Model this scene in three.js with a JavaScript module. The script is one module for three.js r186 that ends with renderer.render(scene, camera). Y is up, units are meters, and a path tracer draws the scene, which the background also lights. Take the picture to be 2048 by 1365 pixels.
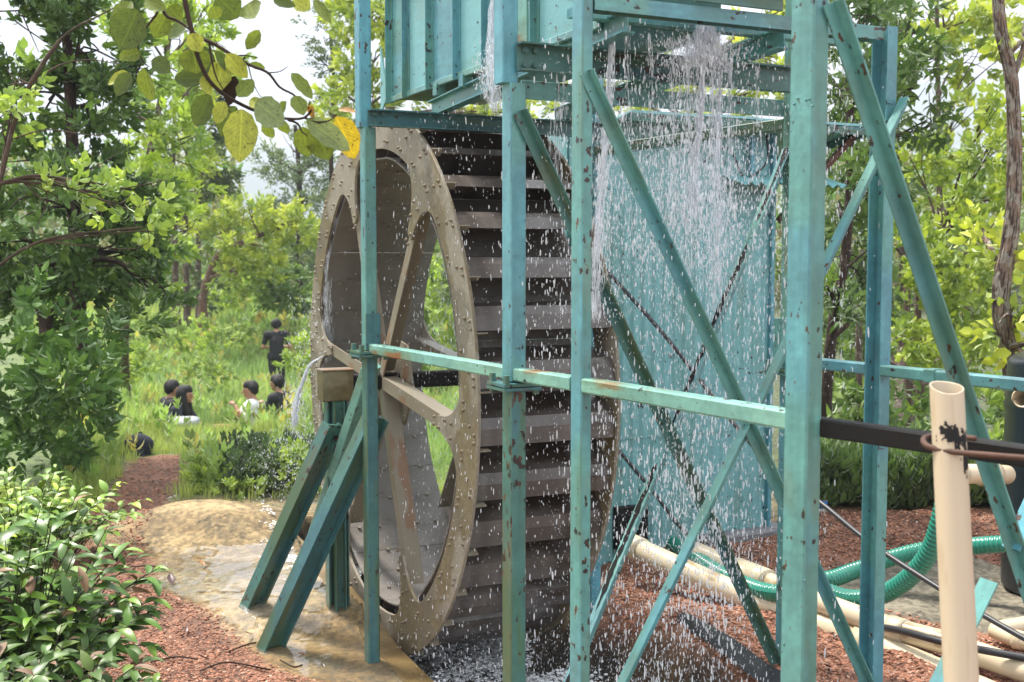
import * as THREE from 'three';
import { mergeGeometries } from 'three/addons/utils/BufferGeometryUtils.js';
import { MarchingCubes } from 'three/addons/objects/MarchingCubes.js';

// ---------------------------------------------------------------- camera, sky, sun, exposure
const scene = new THREE.Scene();
const EYE = 2.0, FPX = 2300, PITCH = Math.atan(162.5 / FPX);
const camera = new THREE.PerspectiveCamera(2 * Math.atan(682.5 / FPX) * 180 / Math.PI, 1024 / 682, 0.1, 6000);
camera.position.set(0, EYE, 0);
camera.rotation.set(-PITCH, 0, 0);
camera.focus = 4.9; camera.userData.fStop = 5.0;
scene.add(camera);

const renderer = new THREE.WebGLRenderer();
renderer.toneMapping = THREE.LinearToneMapping;
renderer.toneMappingExposure = 2.15;
renderer.shadowMap.enabled = true;

const SUN_DIR = new THREE.Vector3(-0.32, 0.86, -0.42).normalize();
{
  const W = 256, H = 128, data = new Float32Array(W * H * 4);
  for (let j = 0; j < H; j++) for (let i = 0; i < W; i++) {
    const el = ((j + 0.5) / H - 0.5) * Math.PI, az = (i + 0.5) / W * 2 * Math.PI;
    const y = Math.sin(el);
    const cl = 0.5 + 0.25 * Math.sin(az * 3 + 4 * y + 1.3) * Math.cos(az * 5 - 7 * y) + 0.25 * Math.sin(az * 7 + 11 * y);
    const L = y < 0 ? 0.22 : 0.54 + 0.68 * y + 0.22 * cl;
    const k = (j * W + i) * 4, b = y < 0 ? 0 : 0.10 * (1 - cl);
    data[k] = L * (1.0 - b * 0.8); data[k + 1] = L * (1.0 - b * 0.2); data[k + 2] = L * (1.02 + b * 0.5); data[k + 3] = 1;
  }
  const t = new THREE.DataTexture(data, W, H, THREE.RGBAFormat, THREE.FloatType);
  t.mapping = THREE.EquirectangularReflectionMapping; t.minFilter = t.magFilter = THREE.LinearFilter; t.needsUpdate = true;
  scene.background = t; scene.environment = t;
}
const sun = new THREE.DirectionalLight(new THREE.Color(1, 0.94, 0.85), 4.8);
sun.position.copy(SUN_DIR).multiplyScalar(60); sun.target.position.set(0, 0, -8);
sun.castShadow = true; sun.shadow.radius = 20;
sun.shadow.camera.left = sun.shadow.camera.bottom = -30; sun.shadow.camera.right = sun.shadow.camera.top = 30; sun.shadow.camera.far = 160;
scene.add(sun, sun.target);

// ---------------------------------------------------------------- helpers
let seedState = 12345;
const seed = (s) => { seedState = s >>> 0; };
function rnd() { seedState = (seedState + 0x6D2B79F5) >>> 0; let t = seedState; t = Math.imul(t ^ (t >>> 15), t | 1); t ^= t + Math.imul(t ^ (t >>> 7), t | 61); return ((t ^ (t >>> 14)) >>> 0) / 4294967296; }
const R = (a, b) => a + (b - a) * rnd();
const gauss = () => (rnd() + rnd() + rnd() + rnd() - 2) * 1.0;
const clamp = (x, a, b) => Math.min(b, Math.max(a, x));
const sstep = (a, b, x) => { const t = clamp((x - a) / (b - a), 0, 1); return t * t * (3 - 2 * t); };
const lerp = (a, b, t) => a + (b - a) * t;
const V = (x, y, z) => new THREE.Vector3(x, y, z);
const hash = (x, y, z) => { let h = Math.imul(x, 374761393) ^ Math.imul(y, 668265263) ^ Math.imul(z, 2147483647 ^ 0x5bd1e995); h = Math.imul(h ^ (h >>> 13), 1274126177); return ((h ^ (h >>> 16)) >>> 0) / 4294967296; };
const TABLE = new Float32Array(65536); for (let i = 0; i < 65536; i++) TABLE[i] = hash(i & 255, i >> 8, 17);
const look = (x, y, z) => TABLE[(Math.imul(x, 40503) ^ Math.imul(y, 27191) ^ Math.imul(z, 50923)) & 65535];
const wrap = (k, p) => p ? ((k % p) + p) % p : k;
function noise(x, y, z = 0, per = 0, perY = per) {
  const ix = Math.floor(x), iy = Math.floor(y), iz = Math.floor(z), fx = x - ix, fy = y - iy, fz = z - iz;
  const u = fx * fx * (3 - 2 * fx), v = fy * fy * (3 - 2 * fy), x0 = wrap(ix, per), x1 = wrap(ix + 1, per), y0 = wrap(iy, perY), y1 = wrap(iy + 1, perY);
  const a = look(x0, y0, iz), b = look(x1, y0, iz), c = look(x0, y1, iz), d = look(x1, y1, iz), n0 = a + (b - a) * u, n = n0 + (c + (d - c) * u - n0) * v;
  if (fz === 0) return n;
  const e = look(x0, y0, iz + 1), f = look(x1, y0, iz + 1), g = look(x0, y1, iz + 1), h = look(x1, y1, iz + 1), m0 = e + (f - e) * u, w = fz * fz * (3 - 2 * fz);
  return n + (m0 + (g + (h - g) * u - m0) * v - n) * w;
}
const fbm = (x, y, z = 0, o = 4, per = 0, perY = per) => { let s = 0, a = 0.5, f = 1; for (let i = 0; i < o; i++) { s += a * noise(x * f, y * f, z + i * 7, per * f, perY * f); a *= 0.5; f *= 2; } return s / (1 - Math.pow(0.5, o)); };

// a pixel of the 2048 x 1365 view -> points of the world
function ray(u, v) { const dx = (u - 1024) / FPX, dy = -(v - 682.5) / FPX, c = Math.cos(PITCH), s = Math.sin(PITCH); return V(dx, dy * c - s, -(c + dy * s)); }
const P = (u, v, d) => { const r = ray(u, v); return r.multiplyScalar(d / -r.z).add(V(0, EYE, 0)); };
const onY = (u, v, y) => { const r = ray(u, v); return r.multiplyScalar((y - EYE) / r.y).add(V(0, EYE, 0)); };
// frame coordinates: t along the frame towards the viewer, o along the wheel's axle, y up
const FT = V(0.438, 0, 0.899), FO = V(0.899, 0, -0.438), F0 = V(-0.731, 0, -5.9), UP = V(0, 1, 0);
const F = (t, o, y) => F0.clone().addScaledVector(FT, t).addScaledVector(FO, o).setY(y);

const names = {};
function numbered(n) { names[n] = (names[n] ?? -1) + 1; return names[n] ? `${n}_${String(names[n]).padStart(3, '0')}` : n; }
function tag(o, label, category, group, kind) { Object.assign(o.userData, { label }); if (category) o.userData.category = category; if (group) o.userData.group = group; if (kind) o.userData.kind = kind; return o; }
function thing(name, label, category, pos = V(0, 0, 0), group) { const g = new THREE.Group(); g.name = numbered(name); g.position.copy(pos); scene.add(g); return tag(g, label, category, group); }
function shade(o) { o.castShadow = o.receiveShadow = true; return o; }
function part(name, geo, mat, parent, label) {
  const m = shade(new THREE.Mesh(Array.isArray(geo) ? (geo.length > 1 ? mergeGeometries(geo.map((g) => { const q = g.index ? g.toNonIndexed() : g; for (const k of Object.keys(q.attributes)) if (!['position', 'normal', 'uv'].includes(k)) q.deleteAttribute(k); return q; })) : geo[0]) : geo, mat));
  m.name = name; parent.add(m); if (label) m.userData.label = label; return m;
}
function solo(name, geo, mat, label, category, group, kind) { const m = part(numbered(name), geo, mat, scene); return tag(m, label, category, group, kind); }
function structure(name, geo, mat, label) { const m = part(numbered(name), geo, mat, scene); m.userData.kind = 'structure'; if (label) m.userData.label = label; return m; }
// place geometry given in world coordinates under a group that stands at its own base
const rel = (geo, g) => geo.translate(-g.position.x, -g.position.y, -g.position.z);

// profiles and prisms
const boxP = (w, h, c = 0.004) => [[-w / 2 + c, -h / 2], [w / 2 - c, -h / 2], [w / 2, -h / 2 + c], [w / 2, h / 2 - c], [w / 2 - c, h / 2], [-w / 2 + c, h / 2], [-w / 2, h / 2 - c], [-w / 2, -h / 2 + c]];
const angleP = (w, h, t = 0.005) => [[0, 0], [w, 0], [w, t], [t, t], [t, h], [0, h]];
const channelP = (w, h, t = 0.006) => [[0, -h / 2], [w, -h / 2], [w, -h / 2 + t], [t, -h / 2 + t], [t, h / 2 - t], [w, h / 2 - t], [w, h / 2], [0, h / 2]];
const ibeamP = (w, h, t = 0.006) => [[-w / 2, -h / 2], [w / 2, -h / 2], [w / 2, -h / 2 + t], [t / 2, -h / 2 + t], [t / 2, h / 2 - t], [w / 2, h / 2 - t], [w / 2, h / 2], [-w / 2, h / 2], [-w / 2, h / 2 - t], [-t / 2, h / 2 - t], [-t / 2, -h / 2 + t], [-w / 2, -h / 2 + t]];
// sweep a polygon from p0 to p1; `side` is the world direction of the profile's x axis
function prism(poly, p0, p1, side) {
  const z = p1.clone().sub(p0), len = z.length(); z.normalize();
  const x = side.clone().addScaledVector(z, -side.dot(z)).normalize(), y = z.clone().cross(x);
  const pos = [], nor = [], uv = [], n = poly.length, off = hash(Math.round(p0.x * 997), Math.round(p0.y * 997 + p1.y * 577), Math.round(p0.z * 997)) * 3.7;
  const at = (q, e) => (e ? p1 : p0).clone().addScaledVector(x, q[0]).addScaledVector(y, q[1]);
  let per = off;
  for (let i = 0; i < n; i++) {
    const a = poly[i], b = poly[(i + 1) % n], l = Math.hypot(b[0] - a[0], b[1] - a[1]);
    const nn = x.clone().multiplyScalar(b[1] - a[1]).addScaledVector(y, -(b[0] - a[0])).normalize();
    const q = [at(a, 0), at(b, 0), at(b, 1), at(a, 1)];
    for (const k of [0, 1, 2, 0, 2, 3]) { pos.push(q[k].x, q[k].y, q[k].z); nor.push(nn.x, nn.y, nn.z); uv.push(per + (k === 1 || k === 2 ? l : 0), off + (k > 1 ? len : 0)); }
    per += l;
  }
  const tri = THREE.ShapeUtils.triangulateShape(poly.map((q) => new THREE.Vector2(...q)), []);
  for (const e of [0, 1]) for (const f of tri) for (const k of e ? f : [f[0], f[2], f[1]]) { const q = at(poly[k], e); pos.push(q.x, q.y, q.z); const s = e ? 1 : -1; nor.push(z.x * s, z.y * s, z.z * s); uv.push(poly[k][0] + off, poly[k][1]); }
  const g = new THREE.BufferGeometry();
  g.setAttribute('position', new THREE.Float32BufferAttribute(pos, 3)); g.setAttribute('normal', new THREE.Float32BufferAttribute(nor, 3)); g.setAttribute('uv', new THREE.Float32BufferAttribute(uv, 2));
  return g;
}
const bar = (p0, p1, w, h, side = UP) => prism(boxP(w, h, Math.min(w, h) * 0.08), p0, p1, side);
// swept round section with a radius that varies along it
function tube(points, r, radial = 8, segs = 24, wob = 0) {
  const c = points.length > 2 ? new THREE.CatmullRomCurve3(points, false, 'centripetal') : new THREE.LineCurve3(points[0], points[1]);
  const fr = c.computeFrenetFrames(segs), len = c.getLength(), pos = [], uv = [], idx = [];
  for (let i = 0; i <= segs; i++) {
    const s = i / segs, p = c.getPointAt(s), rr = typeof r === 'function' ? r(s) : r;
    for (let k = 0; k <= radial; k++) {
      const a = (k % radial) / radial * 2 * Math.PI, q = rr * (1 + (wob ? wob * (noise(Math.cos(a) * 1.5 + 9, Math.sin(a) * 1.5 + 9, s * len * 6) - 0.5) : 0));
      pos.push(p.x + (fr.normals[i].x * Math.cos(a) + fr.binormals[i].x * Math.sin(a)) * q, p.y + (fr.normals[i].y * Math.cos(a) + fr.binormals[i].y * Math.sin(a)) * q, p.z + (fr.normals[i].z * Math.cos(a) + fr.binormals[i].z * Math.sin(a)) * q);
      uv.push(k / radial * 2 * Math.PI * (typeof r === 'function' ? r(0.3) : r), s * len);
    }
  }
  for (let i = 0; i < segs; i++) for (let k = 0; k < radial; k++) { const a = i * (radial + 1) + k, b = a + radial + 1; idx.push(a, a + 1, b, b, a + 1, b + 1); }
  for (const e of [0, segs]) { const p = c.getPointAt(e / segs), n0 = pos.length / 3; pos.push(p.x, p.y, p.z); uv.push(0, 0); for (let k = 0; k < radial; k++) { const a = e * (radial + 1) + k; if (e) idx.push(n0, a, a + 1); else idx.push(n0, a + 1, a); } }
  const g = new THREE.BufferGeometry();
  g.setAttribute('position', new THREE.Float32BufferAttribute(pos, 3)); g.setAttribute('uv', new THREE.Float32BufferAttribute(uv, 2)); g.setIndex(idx); g.computeVertexNormals();
  return g;
}

// ---------------------------------------------------------------- procedural materials
function tex(n, fn, srgb = true, rep = 1, m = n) {
  const d = new Uint8Array(n * m * 4);
  for (let j = 0; j < m; j++) for (let i = 0; i < n; i++) { const c = fn(i / n, j / m), k = (j * n + i) * 4; d[k] = clamp(c[0], 0, 255); d[k + 1] = clamp(c[1], 0, 255); d[k + 2] = clamp(c[2], 0, 255); d[k + 3] = 255; }
  const t = new THREE.DataTexture(d, n, m); t.wrapS = t.wrapT = THREE.RepeatWrapping; t.magFilter = THREE.LinearFilter; t.minFilter = THREE.LinearMipmapLinearFilter; t.generateMipmaps = true;
  if (srgb) t.colorSpace = THREE.SRGBColorSpace; t.repeat.set(rep, rep); t.needsUpdate = true; return t;
}
const mix3 = (a, b, t) => [lerp(a[0], b[0], t), lerp(a[1], b[1], t), lerp(a[2], b[2], t)];
// old teal enamel: brushed, two coats of slightly different hue, chipped to the black primer and rust
function paintTex(chip, rust, dirt, base = [88, 141, 137], base2 = [83, 138, 149], con = 1) {
  return tex(512, (x, y) => {
    const f = fbm(x * 3, y * 3, 1, 3, 3, 3), br = fbm(x * 90, y * 5, 2, 2, 90, 5) - 0.5, fine = fbm(x * 60, y * 60, 3, 3, 60, 60), mid = fbm(x * 12, y * 12, 5, 4, 12, 12);
    let c = mix3(base, base2, lerp(0.5, sstep(0.4, 0.6, f), con));
    c = c.map((q) => q * (1 + con * (br * 0.12 + (fine - 0.5) * 0.16 + (mid - 0.5) * 0.2)));
    c = mix3(c, [70, 92, 62], dirt * sstep(0.45, 0.75, fbm(x * 20, y * 3, 8, 4, 20, 3)));
    const st = sstep(0.42, 0.62, fbm(x * 36, y * 6, 11, 4, 36, 6)) * sstep(0.46, 0.62, fbm(x * 5, y * 5, 12, 3, 5, 5));
    c = mix3(c, [122, 82, 44], rust * st);
    const ch = fbm(x * 64, y * 40, 14, 4, 64, 40), zone = sstep(0.42, 0.68, fbm(x * 4, y * 3, 15, 3, 4, 3));
    if (ch > 0.79 - chip * 0.2 * zone) c = mix3([34, 27, 26], [84, 50, 34], sstep(0.4, 0.7, fine));
    return c;
  }, true, 0.75);
}
const grainBump = tex(256, (x, y) => { const v = 255 * (0.6 * fbm(x * 40, y * 40, 3, 3, 40, 40) + 0.4 * fbm(x * 8, y * 8, 5, 2, 8, 8)); return [v, v, v]; }, false, 2);
const M = {};
const phys = (o) => new THREE.MeshPhysicalMaterial(o), std = (o) => new THREE.MeshStandardMaterial(o);
const paintMat = (t, o = {}) => phys({ map: t, roughness: 0.42, bumpMap: grainBump, bumpScale: 0.0012, clearcoat: 0.25, clearcoatRoughness: 0.25, ...o });
M.paint = paintMat(paintTex(0.52, 0.15, 0.25));
M.paintBlue = paintMat(paintTex(0.42, 0.05, 0.1, [80, 142, 156], [84, 148, 166]));
M.paintRust = paintMat(paintTex(1.15, 1.2, 0.3, [118, 164, 150], [108, 156, 146]));
M.paintPeel = paintMat(paintTex(1.5, 0.4, 0.35, [104, 150, 142], [98, 144, 148]));
M.paintDark = paintMat(paintTex(0.8, 0.3, 0.9, [64, 106, 100], [58, 102, 108]));
M.paintShed = paintMat(paintTex(0.1, 0.1, 0.12, [114, 168, 170], [116, 170, 176], 0.3), { roughness: 0.5, clearcoat: 0.1 });
M.blackSteel = phys({ color: new THREE.Color(0.010, 0.009, 0.009), roughness: 0.65, specularIntensity: 0.5, bumpMap: grainBump, bumpScale: 0.002 });
M.rustSteel = std({ map: tex(256, (x, y) => mix3([58, 38, 30], [92, 60, 44], fbm(x * 20, y * 20, 2, 4, 20, 20))), roughness: 0.75, bumpMap: grainBump, bumpScale: 0.003 });
// weathered plywood-brown steel of the wheel with wet and algae stains
M.ring = phys({ map: tex(768, (x, y) => {
  let c = mix3([124, 116, 103], [142, 134, 120], fbm(x * 5, y * 5, 1, 4, 5, 5));
  const s = sstep(0.52, 0.60, fbm(x * 6, y * 6, 4, 5, 6, 6)); c = mix3(c, [98, 84, 54], s * (0.65 + 0.5 * (fbm(x * 70, y * 70, 6, 2, 70, 70) - 0.5)));
  c = mix3(c, [104, 96, 82], 0.8 * sstep(0.58, 0.64, fbm(x * 5 + 3, y * 5, 9, 5, 5)));
  const g = fbm(x * 120, y * 120, 7, 2, 120, 120) - 0.5; return c.map((q) => q * (1 + g * 0.2));
}, true, 0.5), roughness: 0.5, bumpMap: grainBump, bumpScale: 0.001, clearcoat: 0.15, clearcoatRoughness: 0.4 });
M.spoke = phys({ map: tex(512, (x, y) => { let c = mix3([112, 104, 88], [138, 130, 114], fbm(x * 6, y * 3, 1, 4, 6, 3)); c = mix3(c, [120, 84, 58], 0.6 * sstep(0.6, 0.7, fbm(x * 14, y * 4, 3, 4, 14, 4))); return c; }, true, 1), roughness: 0.5, clearcoat: 0.15, clearcoatRoughness: 0.4 });
M.bucket = phys({ map: tex(512, (x, y) => { let c = mix3([68, 61, 57], [106, 98, 93], fbm(x * 3, y * 14, 1, 4, 3, 14)); c = mix3(c, [62, 52, 44], sstep(0.5, 0.75, fbm(x * 8, y * 8, 6, 4, 8, 8))); return c; }, true, 1), roughness: 0.3, bumpMap: grainBump, bumpScale: 0.002, clearcoat: 0.5, clearcoatRoughness: 0.2 });
M.drum = phys({ map: tex(512, (x, y) => { let c = mix3([92, 86, 80], [128, 122, 116], fbm(x * 5, y * 5, 1, 5, 5, 5)); c = mix3(c, [70, 64, 54], 0.7 * sstep(0.55, 0.7, fbm(x * 9, y * 4, 6, 4, 9, 4))); return c; }, true, 1), roughness: 0.4, bumpMap: grainBump, bumpScale: 0.002 });
M.bolt = std({ color: new THREE.Color(0.24, 0.2, 0.15), roughness: 0.45, metalness: 0.4 });
M.pvc = phys({ map: tex(512, (x, y) => { let c = mix3([206, 192, 164], [196, 180, 150], fbm(x * 4, y * 4, 1, 4, 4, 4)); c = mix3(c, [138, 116, 80], 0.75 * sstep(0.6, 0.75, fbm(x * 9, y * 6, 3, 5, 9, 6))); return c; }, true, 1), roughness: 0.36, clearcoat: 0.2, clearcoatRoughness: 0.3 });
M.pvcClean = phys({ map: tex(512, (x, y) => { let c = mix3([190, 174, 150], [182, 165, 140], fbm(x * 3, y * 3, 1, 4, 3, 3)); return mix3(c, [168, 146, 116], 0.4 * sstep(0.6, 0.8, fbm(x * 40, y * 10, 3, 3, 40, 10))); }, true, 1), roughness: 0.35 });
M.hose = phys({ color: new THREE.Color(0.012, 0.19, 0.13), roughness: 0.3, clearcoat: 0.4, clearcoatRoughness: 0.2 });
M.blackPlastic = phys({ color: new THREE.Color(0.012, 0.014, 0.018), roughness: 0.3, bumpMap: grainBump, bumpScale: 0.002 });
M.rubber = std({ color: new THREE.Color(0.02, 0.02, 0.024), roughness: 0.45 });
M.bark = std({ map: tex(512, (x, y) => { const f = fbm(x * 24, y * 6, 1, 5, 24, 6); let c = mix3([52, 40, 32], [112, 92, 78], f); return mix3(c, [150, 148, 138], 0.5 * sstep(0.64, 0.72, fbm(x * 7, y * 7, 4, 4, 7, 7))); }, true, 2), roughness: 0.9, bumpMap: tex(256, (x, y) => { const v = 255 * fbm(x * 20, y * 5, 1, 4, 20, 5); return [v, v, v]; }, false, 2), bumpScale: 0.02 });
M.barkDark = std({ map: M.bark.map, color: new THREE.Color(0.34, 0.26, 0.22), roughness: 0.9, bumpMap: M.bark.bumpMap, bumpScale: 0.02 });
M.barkTan = std({ map: tex(512, (x, y) => { const f = fbm(x * 26, y * 7, 1, 5, 26, 7); let c = mix3([62, 48, 40], [136, 116, 100], sstep(0.25, 0.75, f)); c = mix3(c, [150, 148, 136], 0.7 * sstep(0.56, 0.66, fbm(x * 9, y * 9, 4, 5, 9, 9))); return mix3(c, [40, 28, 24], 0.8 * sstep(0.62, 0.72, fbm(x * 34, y * 4, 7, 4, 34, 4))); }, true, 2.5), roughness: 0.9, bumpMap: M.bark.bumpMap, bumpScale: 0.03 });
M.barkGrey = std({ map: M.bark.map, color: new THREE.Color(0.8, 0.78, 0.76), roughness: 0.9, bumpMap: M.bark.bumpMap, bumpScale: 0.01 });
M.barkPale = std({ map: tex(512, (x, y) => { let c = mix3([84, 58, 46], [128, 102, 86], fbm(x * 20, y * 5, 1, 5, 20, 5)); c = mix3(c, [138, 132, 118], 0.7 * sstep(0.60, 0.70, fbm(x * 8, y * 8, 4, 4, 8, 8))); return mix3(c, [70, 48, 40], 0.8 * sstep(0.62, 0.7, fbm(x * 30, y * 3, 7, 4, 30, 3))); }, true, 2), roughness: 0.85, bumpMap: M.bark.bumpMap, bumpScale: 0.012 });
const leafMat = (r, tr) => phys({ color: 0xffffff, roughness: r, transmission: tr, thickness: 0, side: THREE.DoubleSide });
M.leafThin = leafMat(0.95, 0.5);
M.leafHalf = leafMat(0.95, 0.32);
M.leafGloss = phys({ color: 0xffffff, roughness: 0.5, specularIntensity: 0.7, side: THREE.DoubleSide, clearcoat: 0.05, clearcoatRoughness: 0.35 });
M.drop = phys({ color: new THREE.Color(0.9, 0.92, 0.95), roughness: 0.1, transmission: 0.62, thickness: 0, ior: 1.33 });
M.foam = phys({ color: new THREE.Color(0.86, 0.87, 0.89), roughness: 0.35, transmission: 0.25, thickness: 0, ior: 1.33 });

// ---------------------------------------------------------------- ground
// wheel coordinates: X in the wheel's plane towards the viewer, Z out of its near face (to the left), origin on the axle
const WPOS = V(-0.749, 1.33, -6.33), WROT = -66 * Math.PI / 180, WX = V(Math.cos(WROT), 0, -Math.sin(WROT)), WZ = V(Math.sin(WROT), 0, Math.cos(WROT));
const Wp = (X, Z, y) => WPOS.clone().addScaledVector(WX, X).addScaledVector(WZ, Z).setY(y);
const wheelXZ = (x, z) => { const a = x - WPOS.x, b = z - WPOS.z; return [a * WX.x + b * WX.z, a * WZ.x + b * WZ.z]; };
const seg = (x, z, a, b) => { const dx = b[0] - a[0], dz = b[1] - a[1], t = clamp(((x - a[0]) * dx + (z - a[1]) * dz) / (dx * dx + dz * dz), 0, 1); return Math.hypot(x - a[0] - dx * t, z - a[1] - dz * t); };
const poly = (x, z, pts) => { let m = 1e9; for (let i = 0; i + 1 < pts.length; i++) m = Math.min(m, seg(x, z, pts[i], pts[i + 1])); return m; };
const px2 = (list, y) => list.map(([u, v]) => { const p = onY(u, v, y); return [p.x, p.z]; });
const PATH = px2([[150, 1130], [215, 1050], [262, 990], [300, 940], [318, 905]], 0.2);
const DITCH = [[-3.5, -13.6], [-3.9, -15.0], [-5.0, -17.4], [-6.2, -20.0]];
const BANK = onY(400, 1010, 0.3);
const PITR = [[-2.2, -1.3], ...[[1215, 1200], [1300, 1218], [1380, 1240], [1460, 1302], [1533, 1365]].map(([u, v]) => { const q = onY(u, v, 0.2); return wheelXZ(q.x, q.z); }), [6, -1.1]];
const pitEdge = (X) => { for (let i = 0; i + 1 < PITR.length; i++) if (X <= PITR[i + 1][0]) return lerp(PITR[i][1], PITR[i + 1][1], clamp((X - PITR[i][0]) / (PITR[i + 1][0] - PITR[i][0]), 0, 1)); return -1.2; };
function pitDepth(x, z) {
  const [X, Z] = wheelXZ(x, z);
  if (X < -1.95 || X > 6) return 0;
  const l = 0.10 - Z, r = Z - (pitEdge(X) + 0.05 * (noise(X * 4, 3) - 0.5)), b = X + 1.95;
  return sstep(0, 0.05, l) * sstep(-0.02, 0.55, r) * sstep(0, 0.2, b);
}
function flat(x, z) {
  const d = -z, prof = [[0, 0.35], [3, 0.15], [5, 0.0], [5.85, 0.0], [6.3, 0.1], [9, 0.12], [12, 0.12], [17, -0.55], [25, -1.05], [40, -0.1], [60, 0.6], [120, 2.5], [400, 10], [3000, 30]];
  let h = 30;
  for (let i = 0; i + 1 < prof.length; i++) if (d < prof[i + 1][0]) { h = lerp(prof[i][1], prof[i + 1][1], sstep(prof[i][0], prof[i + 1][0], Math.max(d, 0))); break; }
  const right = sstep(0.2, 1.0, x) * sstep(20, 9.5, d);
  let hr = 0.2 + 0.1 * sstep(6.6, 7.4, d) * sstep(1.7, 2.1, x) - 0.6 * sstep(7.7, 12, d);
  hr = lerp(hr, 0.24, sstep(6.5, 4.5, d));
  h = lerp(h, hr, right);
  const k = Math.hypot((x - BANK.x) / 1.05, (z - BANK.z) / 0.75);
  h += 0.22 * Math.pow(sstep(1.15, 0, k), 1.2);
  return h;
}
function height(x, z) {
  let h = flat(x, z);
  const d = -z;
  h += (fbm(x * 1.3, z * 1.3, 2, 3) - 0.5) * 0.05 * sstep(6.2, 8, d) + (fbm(x * 6, z * 6, 4, 2) - 0.5) * 0.02;
  h += (fbm(x * 0.25, z * 0.25, 5, 2) - 0.5) * 0.5 * sstep(18, 40, d);
  if (x > 0.3 && d < 8.5) h += (fbm(x * 4, z * 4, 9, 3) - 0.5) * 0.07 + (fbm(x * 14, z * 14, 12, 2) - 0.5) * 0.03;
  const dd = poly(x, z, DITCH); h -= 0.38 * sstep(0.5, 0.2, dd);
  const q = pitDepth(x, z); if (q > 0) h = lerp(h, -0.42 + 0.05 * fbm(x * 5, z * 5, 3, 2), q);
  return h;
}
const SOIL = px2([[222, 1050], [285, 1105], [318, 1165], [330, 1200], [400, 1228], [490, 1264], [540, 1318], [640, 1348], [770, 1380], [900, 1600], [-900, 1600], [-700, 1050], [222, 1050]], 0.04);
const inside = (x, z, q) => { let c = false; for (let i = 0, j = q.length - 1; i < q.length; j = i++) if ((q[i][1] > z) !== (q[j][1] > z) && x < (q[j][0] - q[i][0]) * (z - q[i][1]) / (q[j][1] - q[i][1]) + q[i][0]) c = !c; return c; };
// the kinds of ground
function redSoil(x, z) {
  const d = -z, n = (fbm(x * 2.2, z * 2.2, 31, 3) - 0.5) * 0.5;
  let near = 0;
  if (x < 0 && d < 9) { const e = poly(x, z, SOIL); near = sstep(-0.08, 0.1, (inside(x, z, SOIL) ? e : -e) + n * 0.25); }
  const right = x > 0.1 ? sstep(0, 0.2, x - 0.3) * sstep(8.0, 7.6, d + n * 0.6) : 0;
  const path = sstep(0.34, 0.2, poly(x, z, PATH) + n * 0.3);
  return clamp(Math.max(near, right, path), 0, 1);
}
const grassy = (x, z) => {
  const d = -z, k = Math.hypot((x - BANK.x) / 1.05, (z - BANK.z) / 0.75);
  const far = sstep(8.7, 9.3, d + (fbm(x * 1.5, z * 1.5, 41, 2) - 0.5) * 0.8), left = sstep(-2.35, -2.75, x + 0.22 * (d - 6.5)) * sstep(5.2, 6, d);
  return Math.max(far, left) * (1 - sstep(0.36, 0.22, poly(x, z, PATH))) * sstep(0.85, 1.05, k) * sstep(0.3, 0.5, poly(x, z, DITCH)) * (x > 0.3 && d < 7.7 ? 0 : 1);
};
const concrete = (x, z) => { const p = onY(1900, 1185, 0.2), k = Math.hypot((x - p.x) / 0.75, (z - p.z) / 0.75); return x > 1.2 ? sstep(1.05, 0.85, k + 0.3 * (fbm(x * 3, z * 3, 51, 3) - 0.5)) : 0; };
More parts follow.
